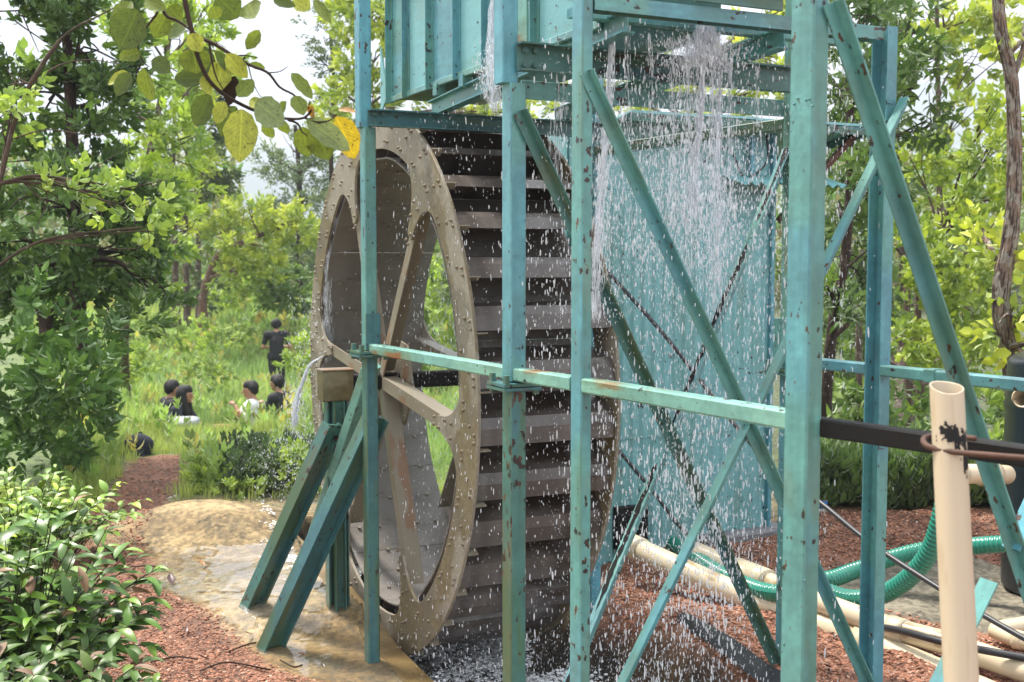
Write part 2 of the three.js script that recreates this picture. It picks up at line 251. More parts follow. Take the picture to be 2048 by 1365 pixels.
{
  const axis = (lo, hi, a, b, fine) => { const s = []; let q = a; while (q <= b) { s.push(q); q += fine; } let st = fine; q = b; while (q < hi) { st *= 1.13; q += st; s.push(q); } st = fine; q = a; while (q > lo) { st *= 1.13; q -= st; s.unshift(q); } return s; };
  const xs = axis(-900, 900, -3.6, 3.2, 0.042), zs = axis(-2500, 40, -11, -4.3, 0.042), nx = xs.length, nz = zs.length;
  const pos = new Float32Array(nx * nz * 3), col = new Float32Array(nx * nz * 3), uv = new Float32Array(nx * nz * 2), idx = [];
  for (let j = 0; j < nz; j++) for (let i = 0; i < nx; i++) {
    const x = xs[i], z = zs[j], k = j * nx + i, n = fbm(x * 3, z * 3, 61, 4), n2 = fbm(x * 19, z * 19, 62, 2);
    pos.set([x, height(x, z), z], k * 3); uv.set([x, z], k * 2);
    let c = mix3([0.24, 0.165, 0.07], [0.40, 0.32, 0.19], sstep(0.3, 0.7, n));                  // muddy yellow apron
    c = mix3(c, mix3([0.16, 0.065, 0.035], [0.30, 0.14, 0.085], n2), redSoil(x, z));
    c = mix3(c, mix3([0.15, 0.13, 0.09], [0.27, 0.24, 0.18], n), concrete(x, z));
    c = mix3(c, mix3([0.07, 0.12, 0.022], [0.15, 0.21, 0.045], n), grassy(x, z));
    c = mix3(c, mix3([0.20, 0.13, 0.05], [0.34, 0.25, 0.12], sstep(0.3, 0.7, fbm(x * 2.2, z * 9, 64, 4))), 0.8 * sstep(1.0, 0.75, Math.hypot((x - BANK.x) / 1.05, (z - BANK.z) / 0.75)));
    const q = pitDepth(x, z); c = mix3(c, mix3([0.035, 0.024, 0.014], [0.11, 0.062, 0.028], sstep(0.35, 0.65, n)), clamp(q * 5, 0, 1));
    const dd = poly(x, z, DITCH); c = mix3(c, [0.09, 0.07, 0.05], sstep(0.42, 0.25, dd));
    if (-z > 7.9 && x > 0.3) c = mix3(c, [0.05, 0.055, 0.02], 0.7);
    col.set(c, k * 3);
  }
  for (let j = 0; j + 1 < nz; j++) for (let i = 0; i + 1 < nx; i++) { const a = j * nx + i; idx.push(a, a + nx, a + 1, a + 1, a + nx, a + nx + 1); }
  const g = new THREE.BufferGeometry();
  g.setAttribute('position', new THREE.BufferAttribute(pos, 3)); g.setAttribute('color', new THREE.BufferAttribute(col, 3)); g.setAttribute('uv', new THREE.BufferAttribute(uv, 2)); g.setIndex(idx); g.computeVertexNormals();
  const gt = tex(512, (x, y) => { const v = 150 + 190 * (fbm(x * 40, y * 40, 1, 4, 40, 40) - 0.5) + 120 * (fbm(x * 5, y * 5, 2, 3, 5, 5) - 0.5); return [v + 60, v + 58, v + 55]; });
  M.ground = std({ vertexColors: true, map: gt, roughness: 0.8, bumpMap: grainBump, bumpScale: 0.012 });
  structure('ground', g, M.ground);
}
// a sheet of shallow water over a masked area
function sheet(name, mask, y, mat, x0, x1, z0, z1, st) {
  const nx = Math.ceil((x1 - x0) / st), nz = Math.ceil((z1 - z0) / st), id = new Int32Array((nx + 1) * (nz + 1)).fill(-1), pos = [], uv = [], idx = [];
  for (let j = 0; j <= nz; j++) for (let i = 0; i <= nx; i++) { const x = x0 + i * st, z = z0 + j * st; if (mask(x, z) > 0.5) { id[j * (nx + 1) + i] = pos.length / 3; pos.push(x, y(x, z), z); uv.push(x, z); } }
  for (let j = 0; j < nz; j++) for (let i = 0; i < nx; i++) { const a = id[j * (nx + 1) + i], b = id[j * (nx + 1) + i + 1], c = id[(j + 1) * (nx + 1) + i], d = id[(j + 1) * (nx + 1) + i + 1]; if (a >= 0 && b >= 0 && c >= 0 && d >= 0) idx.push(a, c, b, b, c, d); }
  const g = new THREE.BufferGeometry(); g.setAttribute('position', new THREE.Float32BufferAttribute(pos, 3)); g.setAttribute('uv', new THREE.Float32BufferAttribute(uv, 2)); g.setIndex(idx); g.computeVertexNormals();
  return structure(name, g, mat);
}
M.water = phys({ color: new THREE.Color(0.90, 0.85, 0.74), roughness: 0.05, transmission: 0.95, thickness: 0, ior: 1.33 });
M.pitWater = phys({ color: new THREE.Color(0.62, 0.62, 0.6), roughness: 0.08, transmission: 0.82, thickness: 0, ior: 1.33 });
const ripple = (x, z, a, s) => a * (fbm(x * s, z * s * 0.6, 71, 3) - 0.5) * 2;
const apron = (x, z) => {
  const d = -z, [X, Z] = wheelXZ(x, z), bk = Math.hypot((x - BANK.x) / 1.05, (z - BANK.z) / 0.75);
  if (d < 4.6 || d > 9.6 || X > 2.2) return 0;
  if ((X > -2.0 && Z < 0.19) || bk < 0.8) return 0;
  if (Z < -1.6 && X > -2.4) return 0;
  return redSoil(x, z) < 0.55 && grassy(x, z) < 0.5 && x > -3.2 && x < 0.9 ? 1 : 0;
};
const apronY = (x, z) => Math.max(flat(x, z) + 0.014 + ripple(x, z, 0.014, 6) + ripple(x, z, 0.007, 17), 0.012 + ripple(x, z, 0.004, 9));
const GLARE = onY(580, 1100, 0.11), glareSpread = (x, z) => Math.hypot((x - GLARE.x) / 0.62, (z - GLARE.z) / 1.45) + 0.9 * (fbm(x * 2.5, z * 2.5, 44, 4) - 0.5) + 0.25 * (fbm(x * 14, z * 9, 45, 3) - 0.5);
const glareWater = (t) => phys({ color: new THREE.Color(0.88, 0.84, 0.76), roughness: 0.08, transmission: t, thickness: 0, ior: 1.33 });  // milkier water whose paleness stands in for sky glare
const tier = (n, lo, hi, m) => sheet(n, (x, z) => apron(x, z) && glareSpread(x, z) >= lo && glareSpread(x, z) < hi ? 1 : 0, apronY, m, -3.3, 1.2, -9.8, -4.6, 0.024);
tier('shallow_water', 1.25, 99, M.water); tier('aerated_glare_water', 1.0, 1.254, glareWater(0.93)); tier('aerated_glare_water', 0.7, 1.004, glareWater(0.9)); tier('aerated_glare_water', -9, 0.704, glareWater(0.86));  // sky glare, with some white turbulence, put into the paler inner tiers
sheet('tailrace_water', (x, z) => { const [X, Z] = wheelXZ(x, z); return X > -1.94 && X < 6 && Z < 0.11 && Z > pitEdge(X) + 0.02 ? 1 : 0; },
  (x, z) => -0.22 + ripple(x, z, 0.03, 5) + ripple(x, z, 0.015, 14), M.pitWater, -2.4, 3.4, -9, -2, 0.035);
sheet('ditch_water', (x, z) => poly(x, z, DITCH) < 0.36 ? 1 : 0, (x, z) => flat(x, z) - 0.17 + ripple(x, z, 0.008, 9), M.water, -7, -3, -20.5, -13, 0.05);
// the concrete lip of the wheel pit and the black liner on the opposite side
M.concreteWet = std({ map: tex(512, (x, y) => mix3([78, 62, 36], [140, 116, 74], fbm(x * 7, y * 7, 1, 5, 7, 7))), roughness: 0.35, bumpMap: grainBump, bumpScale: 0.004 });
structure('pit_edge', [
  prism(boxP(0.14, 0.5, 0.012), Wp(-2.05, 0.125, -0.14), Wp(-0.35, 0.125, -0.15), WZ),
  prism(boxP(0.14, 0.5, 0.012), Wp(-0.35, 0.125, -0.15), Wp(0.55, 0.125, -0.242), WZ),
  prism(boxP(0.14, 0.5, 0.012), Wp(0.55, 0.125, -0.242), Wp(5.5, 0.125, -0.242), WZ)], M.concreteWet);
{
  const pos = [], uv = [], idx = [], N = 60;
  for (let i = 0; i <= N; i++) { const X = lerp(PITR[3][0] - 0.05, 4, i / N), e = pitEdge(X), w = noise(X * 5, 1) * 0.03, y0 = flat(...(({ x, z }) => [x, z])(Wp(X, e, 0)));
    for (const [dz, y] of [[0.045 + w, y0 - 0.035 + w], [0.036 + w * 0.6, y0 - 0.012 + w * 0.5], [0.025, y0 + 0.012], [0.015 - w * 0.5, y0 + 0.025], [0.0 - w * 0.6, y0 + 0.025 + w * 0.3]]) { const p = Wp(X, e + dz, y); pos.push(p.x, p.y, p.z); uv.push(X, dz); } }
  for (let i = 0; i < N; i++) for (let k = 0; k < 4; k++) { const a = i * 5 + k, b = a + 5; idx.push(a, b, a + 1, a + 1, b, b + 1); }
  const g = new THREE.BufferGeometry(); g.setAttribute('position', new THREE.Float32BufferAttribute(pos, 3)); g.setAttribute('uv', new THREE.Float32BufferAttribute(uv, 2)); g.setIndex(idx); g.computeVertexNormals();
  M.liner = phys({ color: new THREE.Color(0.018, 0.02, 0.024), roughness: 0.6, bumpMap: grainBump, bumpScale: 0.01, side: THREE.DoubleSide });
  solo('pit_liner', g, M.liner, 'black plastic sheet lining the red soil bank of the pit', 'plastic sheet');
}
// hazy mountains beyond the trees
{
  const W = 160, pos = [], idx = [];
  for (let i = 0; i <= W; i++) for (let k = 0; k <= 14; k++) {
    const a = lerp(-0.62, 0.75, i / W), top = 150 + 130 * Math.exp(-Math.pow((a - 0.36) / 0.13, 2)) + 50 * Math.exp(-Math.pow((a + 0.24) / 0.1, 2)) + 40 * fbm(a * 14, 1, 3, 4), s = k / 14;
    const d = 1150 + 900 * s + 60 * fbm(a * 30, s * 4, 8, 3), y = top * Math.pow(s, 0.8) * (0.9 + 0.2 * fbm(a * 40, s * 6, 5, 3)) - 10;
    pos.push(Math.sin(a) * d, y, -Math.cos(a) * d);
  }
  for (let i = 0; i < W; i++) for (let k = 0; k < 14; k++) { const a = i * 15 + k, b = a + 15; idx.push(a, b, a + 1, a + 1, b, b + 1); }
  const g = new THREE.BufferGeometry(); g.setAttribute('position', new THREE.Float32BufferAttribute(pos, 3)); g.setIndex(idx); g.computeVertexNormals();
  structure('hills', g, std({ color: new THREE.Color(0.05, 0.085, 0.035), roughness: 1, side: THREE.DoubleSide }));
}

scene.fog = new THREE.FogExp2(new THREE.Color(0.80, 0.88, 1.0), 0.0009);

// ---------------------------------------------------------------- corrugated shed beyond the wheel
{
  const C0 = P(1545, 520, 7.5).setY(0), L = FO.clone().negate();      // right-hand front corner; L runs left and towards the viewer
  const shed = thing('shed', 'teal corrugated metal shed behind the waterwheel', 'shed', C0.clone());
  const corr = (s0, s1, y0, y1, out, dirL, n0) => {
    const N = Math.ceil((s1 - s0) / 0.0095), pos = [], uv = [], idx = [];
    for (let i = 0; i <= N; i++) { const s = lerp(s0, s1, i / N), q = s / 0.076 % 1, w = Math.pow(0.5 + 0.5 * Math.cos(q * 2 * Math.PI), 2) * 0.019; for (const y of [y0, y1]) { pos.push(dirL.x * s + out.x * (w + n0), y, dirL.z * s + out.z * (w + n0)); uv.push(s, y); } }
    for (let i = 0; i < N; i++) { const a = i * 2; idx.push(a, a + 1, a + 2, a + 2, a + 1, a + 3); }
    const g = new THREE.BufferGeometry(); g.setAttribute('position', new THREE.Float32BufferAttribute(pos, 3)); g.setAttribute('uv', new THREE.Float32BufferAttribute(uv, 2)); g.setIndex(idx); g.computeVertexNormals(); return g;
  };
  const mat = M.paintShed.clone(); mat.side = THREE.DoubleSide;
  for (let r = 0; r < 2; r++) for (let k = 0; k < 2; k++) part('wall_sheet', corr(k * 0.75 - (k ? 0.02 : 0), (k + 1) * 0.75, r ? 0.90 : 0.12, r ? 2.42 : 0.93, FT, L, (r ? 0.006 : 0) + (k % 2) * 0.004), mat, shed);
  part('upper_panel', prism(boxP(0.02, 0.42, 0.003), V(0, 2.63, 0).addScaledVector(FT, -0.01), L.clone().multiplyScalar(1.5).setY(2.63).addScaledVector(FT, -0.01), FT), M.paintShed, shed);
  part('side_wall', prism(boxP(0.02, 2.7, 0.003), V(0.01, 1.46, 0).addScaledVector(FT, -0.03), FT.clone().multiplyScalar(-1.1).add(V(0.01, 1.46, 0)), FO), M.paintShed, shed);
  part('side_wall', prism(boxP(0.02, 2.7, 0.003), L.clone().multiplyScalar(1.5).setY(1.46).addScaledVector(FT, -0.03), L.clone().multiplyScalar(1.5).setY(1.46).addScaledVector(FT, -1.1), FO), M.paintShed, shed);
  part('back_wall', prism(boxP(0.02, 2.5, 0.003), FT.clone().multiplyScalar(-1.1).setY(1.36), L.clone().multiplyScalar(1.5).setY(1.36).addScaledVector(FT, -1.1), FT), M.paintShed, shed);
  // roof falls away to the back and reaches past the right-hand corner
  const rp = (s, f, y) => L.clone().multiplyScalar(s).addScaledVector(FT, f).setY(y), roofMat = M.paintShed;
  for (let k = 0; k < 4; k++) { const s = 1.2 - (k + 0.5) * 0.455; part('roof_sheet', prism(boxP(0.475, 0.016, 0.003), rp(s, 0.2, 2.868 + (k % 2) * 0.006), rp(s, -1.3, 2.64 + (k % 2) * 0.006), L), roofMat, shed); }
  part('fascia', prism(boxP(0.025, 0.05, 0.003), rp(1.2, 0.19, 2.835), rp(-0.62, 0.19, 2.835), FT), M.paintDark, shed);
  part('fascia', prism(boxP(0.025, 0.05, 0.003), rp(-0.62, 0.19, 2.835), rp(-0.62, -1.3, 2.61), FO), M.paintDark, shed);
  part('roof_strut', bar(rp(-0.55, 0.12, 2.81), rp(-0.03, 0.02, 2.25), 0.04, 0.04), M.rustSteel, shed);
  const aw = corr(-0.42, 0.42, 0, 0.22, V(0, 1, 0), L, 0);
  { const a = aw.attributes.position; for (let i = 0; i < a.count; i++) { const dep = i % 2 ? 0.24 : 0.0, s = lerp(-0.42, 0.42, Math.floor(i / 2) / (a.count / 2 - 1)), w = 0.011 * Math.cos(s / 0.076 * 2 * Math.PI); const p = rp(s, 0.02 + dep, 2.54 - dep * 0.3 + w); a.setXYZ(i, p.x, p.y, p.z); } aw.computeVertexNormals(); }
  part('awning', aw, mat, shed);
  part('corner_post', bar(rp(0.02, 0.012, 0.1), rp(0.02, 0.012, 2.82), 0.05, 0.03, FT), M.paintBlue, shed);
  part('wall_post', bar(rp(0.21, 0.04, 2.5), rp(0.21, 0.04, 2.82), 0.035, 0.03, FT), M.paintBlue, shed);
  part('wire', tube([rp(0.1, 0.05, 2.79), rp(0.12, 0.08, 2.62), rp(0.3, 0.09, 2.52), rp(0.42, 0.07, 2.7), rp(0.6, 0.06, 2.6)], 0.007, 5, 20), M.rubber, shed);
  part('wall_outlet', [bar(rp(0.98, 0.04, 0.36), rp(1.2, 0.04, 0.36), 0.26, 0.05, UP)], M.blackSteel, shed);
  const tp = P(1385, 1085, 7.3), tq = P(1545, 1108, 7.6);
  solo('plinth', prism(boxP(0.34, 0.1, 0.02), tp.clone().setY(0.2), tq.clone().setY(0.2), FT), std({ color: new THREE.Color(0.17, 0.17, 0.18), roughness: 0.7, bumpMap: grainBump, bumpScale: 0.004 }), 'low grey concrete strip at the right-hand foot of the shed', 'concrete strip');
}

// ---------------------------------------------------------------- waterwheel
{
  const W = new THREE.Group(); W.name = 'waterwheel'; W.position.copy(WPOS); W.rotation.y = WROT; scene.add(W);
  tag(W, 'tall brown steel overshot waterwheel with bolted rings, spokes and buckets', 'waterwheel');
  const RO = 1.477, RI = 1.272, T = 0.71, SP = [54, 114, 174, 234, 294, 354].map((a) => a * Math.PI / 180);
  const rIn = (th) => {
    let best = 9; for (const s of SP) { let dlt = Math.abs(th - s) % (2 * Math.PI); dlt = Math.min(dlt, 2 * Math.PI - dlt); best = Math.min(best, dlt * 1.15); }
    const q = clamp((best - 0.04) / 0.19, 0, 1); return RI - 0.3 * (1 - Math.sqrt(1 - (1 - q) * (1 - q)));
  };
  const ringGeo = (z0, th) => {
    const s = new THREE.Shape(); const n = 180; for (let i = 0; i < n; i++) { const a = i / n * 2 * Math.PI; s[i ? 'lineTo' : 'moveTo'](Math.cos(a) * RO, Math.sin(a) * RO); }
    const h = new THREE.Path(), m = 720; for (let i = 0; i < m; i++) { const a = -i / m * 2 * Math.PI, r = rIn(((a % (2 * Math.PI)) + 2 * Math.PI) % (2 * Math.PI)); h[i ? 'lineTo' : 'moveTo'](Math.cos(a) * r, Math.sin(a) * r); }
    s.holes.push(h); return new THREE.ExtrudeGeometry(s, { depth: th, bevelEnabled: true, bevelSize: 0.002, bevelThickness: 0.002, bevelSegments: 1, curveSegments: 1 }).translate(0, 0, z0);
  };
  part('ring_plate', ringGeo(-0.012, 0.012), M.ring, W);
  part('ring_plate', ringGeo(-T, 0.012), M.ring, W);
  // 36 buckets: each a bent plate with its lip at the rim; and the 36 panels of the drum behind them
  const st = 10 * Math.PI / 180, pol = (r, a) => [Math.cos(a) * r, Math.sin(a) * r];
  const bent = (pts, z0, z1, th) => { const up = pts, dn = pts.slice().reverse().map(([x, y]) => { const l = Math.hypot(x, y); return [x * (1 - th / l), y * (1 - th / l)]; }); return prism([...up, ...dn].reverse(), V(0, 0, z0), V(0, 0, z1), V(1, 0, 0)); };
  const bg = bent([pol(1.462, 0), pol(1.452, 0.05), pol(1.43, 0.082), pol(1.235, 0.145)], -T + 0.016, -0.016, 0.006);
  const dp = []; for (let i = 0; i <= 4; i++) dp.push(pol(1.225, lerp(0.0008, st - 0.0008, i / 4)));
  const dg = bent(dp, -T + 0.014, -0.014, 0.008);
  for (let k = 0; k < 36; k++) {
    const a = (4 + 10 * k) * Math.PI / 180;
    const b = part('bucket', bg, M.bucket, W); b.rotation.z = a + gauss() * 0.004;
    const d = part('drum_panel', dg, M.drum, W); d.rotation.z = a; d.scale.setScalar(1); d.position.set(Math.cos(a) * gauss() * 0.002, Math.sin(a) * gauss() * 0.002, 0);
  }
  for (const s of SP) for (const [z, q] of [[-0.014, 1], [-T + 0.014, -1]]) {
    const dir = V(Math.cos(s), Math.sin(s), 0), cr = V(-Math.sin(s), Math.cos(s), 0);
    part('spoke', prism(angleP(0.07, 0.085, 0.008).map(([x, y]) => [x - 0.035, y]), dir.clone().multiplyScalar(0.05).setZ(z), dir.clone().multiplyScalar(1.13).setZ(z), q > 0 ? cr.clone().negate() : cr).translate(0, 0, 0), M.spoke, W);
  }
  const hex = new THREE.CylinderGeometry(0.26, 0.26, 0.012, 6).rotateX(Math.PI / 2).rotateZ(0.4);
  part('hub_plate', hex.clone().translate(0, 0, -0.128), M.spoke, W); part('hub_plate', hex.clone().translate(0, 0, -T + 0.128), M.spoke, W);
  part('axle', bar(V(0, 0, 0.25), V(0, 0, -1.05), 0.085, 0.085), M.blackSteel, W);
  // bolts too small to pick apart
  const bolt = new THREE.CylinderGeometry(0.0048, 0.0048, 0.011, 6).rotateX(Math.PI / 2), nut = new THREE.CylinderGeometry(0.0085, 0.0092, 0.006, 6).rotateX(Math.PI / 2), bs = [];
  const addB = (r, a) => { for (const g of [bolt.clone().translate(0, 0, 0.009), nut.clone().translate(0, 0, 0.006)]) bs.push(g.translate(Math.cos(a) * r, Math.sin(a) * r, 0)); };
  for (let k = 0; k < 36; k++) { const a = (4 + 10 * k) * Math.PI / 180; for (const [r, da] of [[1.445, 0.01], [1.445, 0.035], [1.39, 0.055], [1.31, 0.10], [1.31, 0.13]]) addB(r + gauss() * 0.004, a + da); }
  for (const s of SP) for (const [r, da] of [[1.16, 0.03], [1.16, -0.03], [1.08, 0.03], [1.0, -0.02], [0.94, 0.02], [0.94, -0.02]]) addB(r, s + da);
  const bo = part('bolts', bs, M.bolt, W); bo.userData.kind = 'stuff';
  const cl = []; for (let k = 0; k < 36; k++) { const a = (4 + 10 * k) * Math.PI / 180; cl.push(bar(V(1.45, 0, -0.014), V(1.492, 0, -0.014), 0.006, 0.05, V(0, 1, 0)).rotateZ(a - 0.008).translate(0, 0, -0.02)); }
  const co = part('lip_clips', cl, M.spoke, W); co.userData.kind = 'stuff';
  const db = []; for (let k = 0; k < 36; k++) for (let i = 0; i < 5; i++) { const a = (4 + 10 * k + 0.4) * Math.PI / 180; db.push(new THREE.CylinderGeometry(0.011, 0.011, 0.014, 6).rotateZ(Math.PI / 2).translate(1.209, 0, 0).rotateZ(a).translate(0, 0, -0.1 - i * 0.125)); }
  const d2 = part('drum_bolts', db, M.bolt, W); d2.userData.kind = 'stuff';
}
// bearing stand outside the frame
{
  const c = Wp(0, 0.235, 0), g = thing('bearing_stand', 'teal steel stand with sloping struts carrying the brown axle bearing block', 'bearing stand', V(c.x, 0.02, c.z));
  const R0 = (geo) => rel(geo, g);
  const blk = R0(prism(boxP(0.115, 0.165, 0.005), c.clone().addScaledVector(WZ, -0.085).setY(1.318), c.clone().addScaledVector(WZ, 0.085).setY(1.318), WX));
  const cap = part('bearing_block', blk, phys({ map: M.ring.map, color: new THREE.Color(0.62, 0.58, 0.42), roughness: 0.5, clearcoat: 0.3 }), g);
  part('block_lid', R0(prism(boxP(0.122, 0.008, 0.002), c.clone().addScaledVector(WZ, -0.09).setY(1.405), c.clone().addScaledVector(WZ, 0.09).setY(1.405), WX)), M.spoke, g);
  part('post', R0(prism(channelP(0.075, 0.115, 0.008).map(([x, y]) => [x - 0.035, y]), c.clone().setY(-0.1), c.clone().setY(1.235), WX)), M.paintDark, g);
  part('post', R0(prism(channelP(0.05, 0.06, 0.006).map(([x, y]) => [x - 0.03, y]), c.clone().addScaledVector(WX, 0.066).setY(-0.1), c.clone().addScaledVector(WX, 0.066).setY(1.235), WX)), M.paintDark, g);
  const strut = (a, b, w, h) => part('strut', R0(prism(ibeamP(w, h, 0.012), a, b, V(0.75, 0, 0.66))), M.paintDark, g);
  strut(P(490, 1243, 6.25), P(668, 850, 6.05), 0.07, 0.115);
  strut(P(538, 1302, 5.8), P(752, 835, 5.66), 0.07, 0.125);
  part('strut', R0(prism(boxP(0.05, 0.1, 0.004), P(612, 1130, 6.7), P(742, 735, 5.72), V(0.75, 0, 0.66))), M.paintRust, g);
}

// ---------------------------------------------------------------- welded steel frame
const frame = thing('steel_frame', 'teal painted welded steel frame with cross bracing around the waterwheel', 'steel frame', F(1.6, 0.6, 0));
{
  const R0 = (g) => rel(g, frame), add = (name, geo, mat, parent = frame, label) => part(name, parent === frame ? R0(geo) : geo, mat, parent, label);
  const TA = 0.286, OA = -0.1, LA = 1.168, TB = 1.686, TC = 2.208, TD = 3.35, L = 1.33;
  const post = (t, o, y0, y1, w, h, mat) => add('post', prism(boxP(w, h, 0.005), F(t, o, y0), F(t, o, y1), FO), mat);
  const plate = (p, t, o, y) => {
    for (const dy of [-0.008, 0.008]) { const g = part('flange_plate', R0(prism(boxP(0.16, 0.16, 0.004), F(t, o, y + dy - 0.006), F(t, o, y + dy + 0.006), FO)), M.paintDark, p); }
    const bs = []; for (const a of [-1, 1]) for (const b of [-1, 1]) bs.push(R0(prism(boxP(0.022, 0.022, 0.004), F(t + a * 0.062, o + b * 0.062, y - 0.03), F(t + a * 0.062, o + b * 0.062, y + 0.045), FO)));
    part('flange_bolts', bs, M.paintDark, p).userData.kind = 'stuff';
  };
  // x of the profile is the axle direction, y the in-plane one
  const A1 = post(TA, OA, -0.15, 1.528, 0.06, 0.07, M.paintDark), A2 = post(TA, OA, 1.565, 2.635, 0.06, 0.07, M.paint), A3 = post(TA - 0.005, OA - 0.02, 2.635, 3.7, 0.06, 0.075, M.paintBlue);
  plate(A2, TA, OA, 1.545);
  add('corner_plate', prism(boxP(0.075, 0.012, 0.002), F(TA + 0.042, OA + 0.004, 1.57), F(TA + 0.042, OA + 0.004, 1.74), FO), M.paintDark);
  const B1 = post(TB, 0, -0.3, 1.5, 0.065, 0.08, M.paintDark), B2 = post(TB, 0, 1.54, 2.66, 0.065, 0.08, M.paint), B3 = post(TB - 0.008, -0.03, 2.66, 3.7, 0.065, 0.08, M.paintBlue);
  plate(B2, TB, 0, 1.52);
  post(TC, 0, -0.3, 3.4, 0.042, 0.075, M.paint);
  const D1 = post(TD, 0, -0.2, 3.5, 0.05, 0.088, M.paint);
  for (const y of [2.39, 1.2]) { const s = []; for (let k = 0; k < 5; k++) s.push(R0(new THREE.SphereGeometry(0.0032, 6, 5).translate(...F(TD + 0.046 - k * 0.012 - (k > 2 ? 0.02 : 0), y > 2 ? -0.027 : 0.024 * (k - 2) / 2, y + gauss() * 0.01).toArray()))); part('weld_beads', s, M.paint, D1).userData.kind = 'stuff'; }
  const F1 = post(TB, L, -0.2, 1.5, 0.06, 0.06, M.paint), F2 = post(TB, L, 1.54, 3.6, 0.066, 0.06, M.paintPeel); plate(F2, TB, L, 1.52);
  add('post_cover', prism(boxP(0.03, 0.06, 0.003), F(TB + 0.01, L - 0.06, 1.54), F(TB + 0.01, L - 0.06, 1.75), FO), M.paint);
  post(TA, LA, -0.2, 3.6, 0.06, 0.06, M.paintBlue);
  add('post', prism(channelP(0.05, 0.085, 0.006).map(([x, y]) => [0.025 - x, -y]).reverse(), F(TC, L + 0.005, -0.2), F(TC, L + 0.005, 2.89), FO), M.paint);
  post(TD, L, -0.2, 2.9, 0.05, 0.085, M.paint);
  // rail round the frame at chest height
  const rail = (p, q, mat, w = 0.05) => add('rail', prism(boxP(w, w, 0.006), p, q, UP), mat);
  rail(F(TA + 0.05, OA + 0.003, 1.57), F(TB - 0.04, 0, 1.565), M.paintRust); rail(F(TB + 0.04, 0, 1.566), F(TC - 0.038, 0, 1.574), M.paintRust); rail(F(TC + 0.038, 0.005, 1.575), F(TD - 0.045, 0.005, 1.59), M.paintRust);
  rail(F(TB + 0.03, L, 1.565), F(TC - 0.043, L, 1.57), M.paint, 0.045); rail(F(TC + 0.043, L, 1.57), F(TD + 0.3, L, 1.585), M.paint, 0.045);
  add('rail_patch', prism(boxP(0.052, 0.052, 0.004), F(TC + 0.27, L, 1.572), F(TC + 0.32, L, 1.573), UP), M.paint);
  // channels across the wheel
  const chan = (t, o0, o1, y, h, mat, tilt = 0) => add('cross_beam', prism(channelP(0.05, h, 0.007), F(t, o0, y), F(t, o1, y + tilt), FT), mat);
  const bm1 = chan(TA + 0.036, OA - 0.012, LA + 0.03, 2.677, 0.08, M.paintDark), bm2 = chan(TB + 0.042, -0.012, L - 0.035, 2.752, 0.105, M.paintDark);
  for (const [t, y, h, oo] of [[TA + 0.043, 2.677, 0.02, OA], [TB + 0.049, 2.752, 0.027, 0]]) { const b = []; for (const a of [-1, 1]) for (const c of [0.02, 0.062]) b.push(R0(new THREE.CylinderGeometry(0.012, 0.013, 0.014, 8).rotateX(Math.PI / 2).rotateY(Math.atan2(FT.x, FT.z)).translate(...F(t + 0.007, oo + c, y + a * h).toArray()))); part('beam_bolts', b, M.paintDark, t > 1 ? bm2 : bm1).userData.kind = 'stuff'; }
  add('support_plate', prism(boxP(0.012, 0.07, 0.002), F(TB - 0.02, 0.04, 2.645), F(TB - 0.02, L - 0.04, 2.645), FT), M.paint);
  add('cross_beam', prism(channelP(0.05, 0.06, 0.006).map(([x, y]) => [x - 0.025, y]), F(TC, 0.03, 2.858), F(TC, L - 0.02, 2.862), UP.clone().negate()), M.paint);
  add('cross_beam', prism(boxP(0.045, 0.034, 0.003), F(TC - 0.27, 0.10, 2.885), F(TC - 0.27, L + 0.02, 2.885), FT), M.paint);
  add('far_beam', prism(boxP(0.05, 0.065, 0.004), F(TA + 0.04, LA, 2.575), F(TB - 0.035, L, 2.58), UP), M.paintDark);
  const hp = add('hanger_plate', prism(boxP(0.012, 0.11, 0.002), F(TC + 0.045, 0.42, 2.95), F(TC + 0.045, 0.80, 2.95), FT), M.paintDark);
  for (const o of [0.27, 0.97]) add('bearer_beam', prism(ibeamP(0.055, 0.078, 0.006), F(0.2, o, 2.752), F(2.06, o, 2.847), FO), M.paint);
  // diagonal braces: angle iron across each bay
  const brace = (p, q, mat, w = 0.045, side = FT, flip = 0) => add('brace', prism(angleP(w, w, 0.005).map(([x, y]) => flip ? [x, -y] : [x, y]).sort(() => 0), flip ? q : p, flip ? p : q, side), mat);
  brace(F(TB + 0.05, 0.01, 2.56), F(TB + 0.05, L - 0.03, 0.18), M.paintDark, 0.044);
  brace(F(TB - 0.03, 0.06, -0.05), F(TB - 0.03, L - 0.02, 2.50), M.paintPeel, 0.05);
  // strips where the paint has come away down to the black primer
  const peel = (p, q, side, w, lift, sd) => { const z = q.clone().sub(p), len = z.length(); z.normalize(); const x = side.clone().addScaledVector(z, -side.dot(z)).normalize(), y = z.clone().cross(x), n = Math.ceil(len / 0.008), pos = [], idx = []; for (let i = 0; i <= n; i++) { const s = i / n, k = fbm(s * len * 5, sd, 3, 3), a = w * clamp((k - 0.22) * 7, 0, 1) * (0.4 + 0.9 * noise(s * len * 45, 3)), m = (noise(s * len * 16, 9) - 0.5) * w * 0.5; for (const e of [-1, 1]) { const v = p.clone().addScaledVector(z, s * len).addScaledVector(x, 0.027 + m + e * a * 0.5).addScaledVector(y, -0.002); pos.push(v.x, v.y, v.z); } } for (let i = 0; i < n; i++) { const a = i * 2; idx.push(a, a + 1, a + 2, a + 2, a + 1, a + 3); } const g = new THREE.BufferGeometry(); g.setAttribute('position', new THREE.Float32BufferAttribute(pos, 3)); g.setAttribute('uv', new THREE.Float32BufferAttribute(new Float32Array(pos.length / 3 * 2), 2)); g.setIndex(idx); g.computeVertexNormals(); return g; };
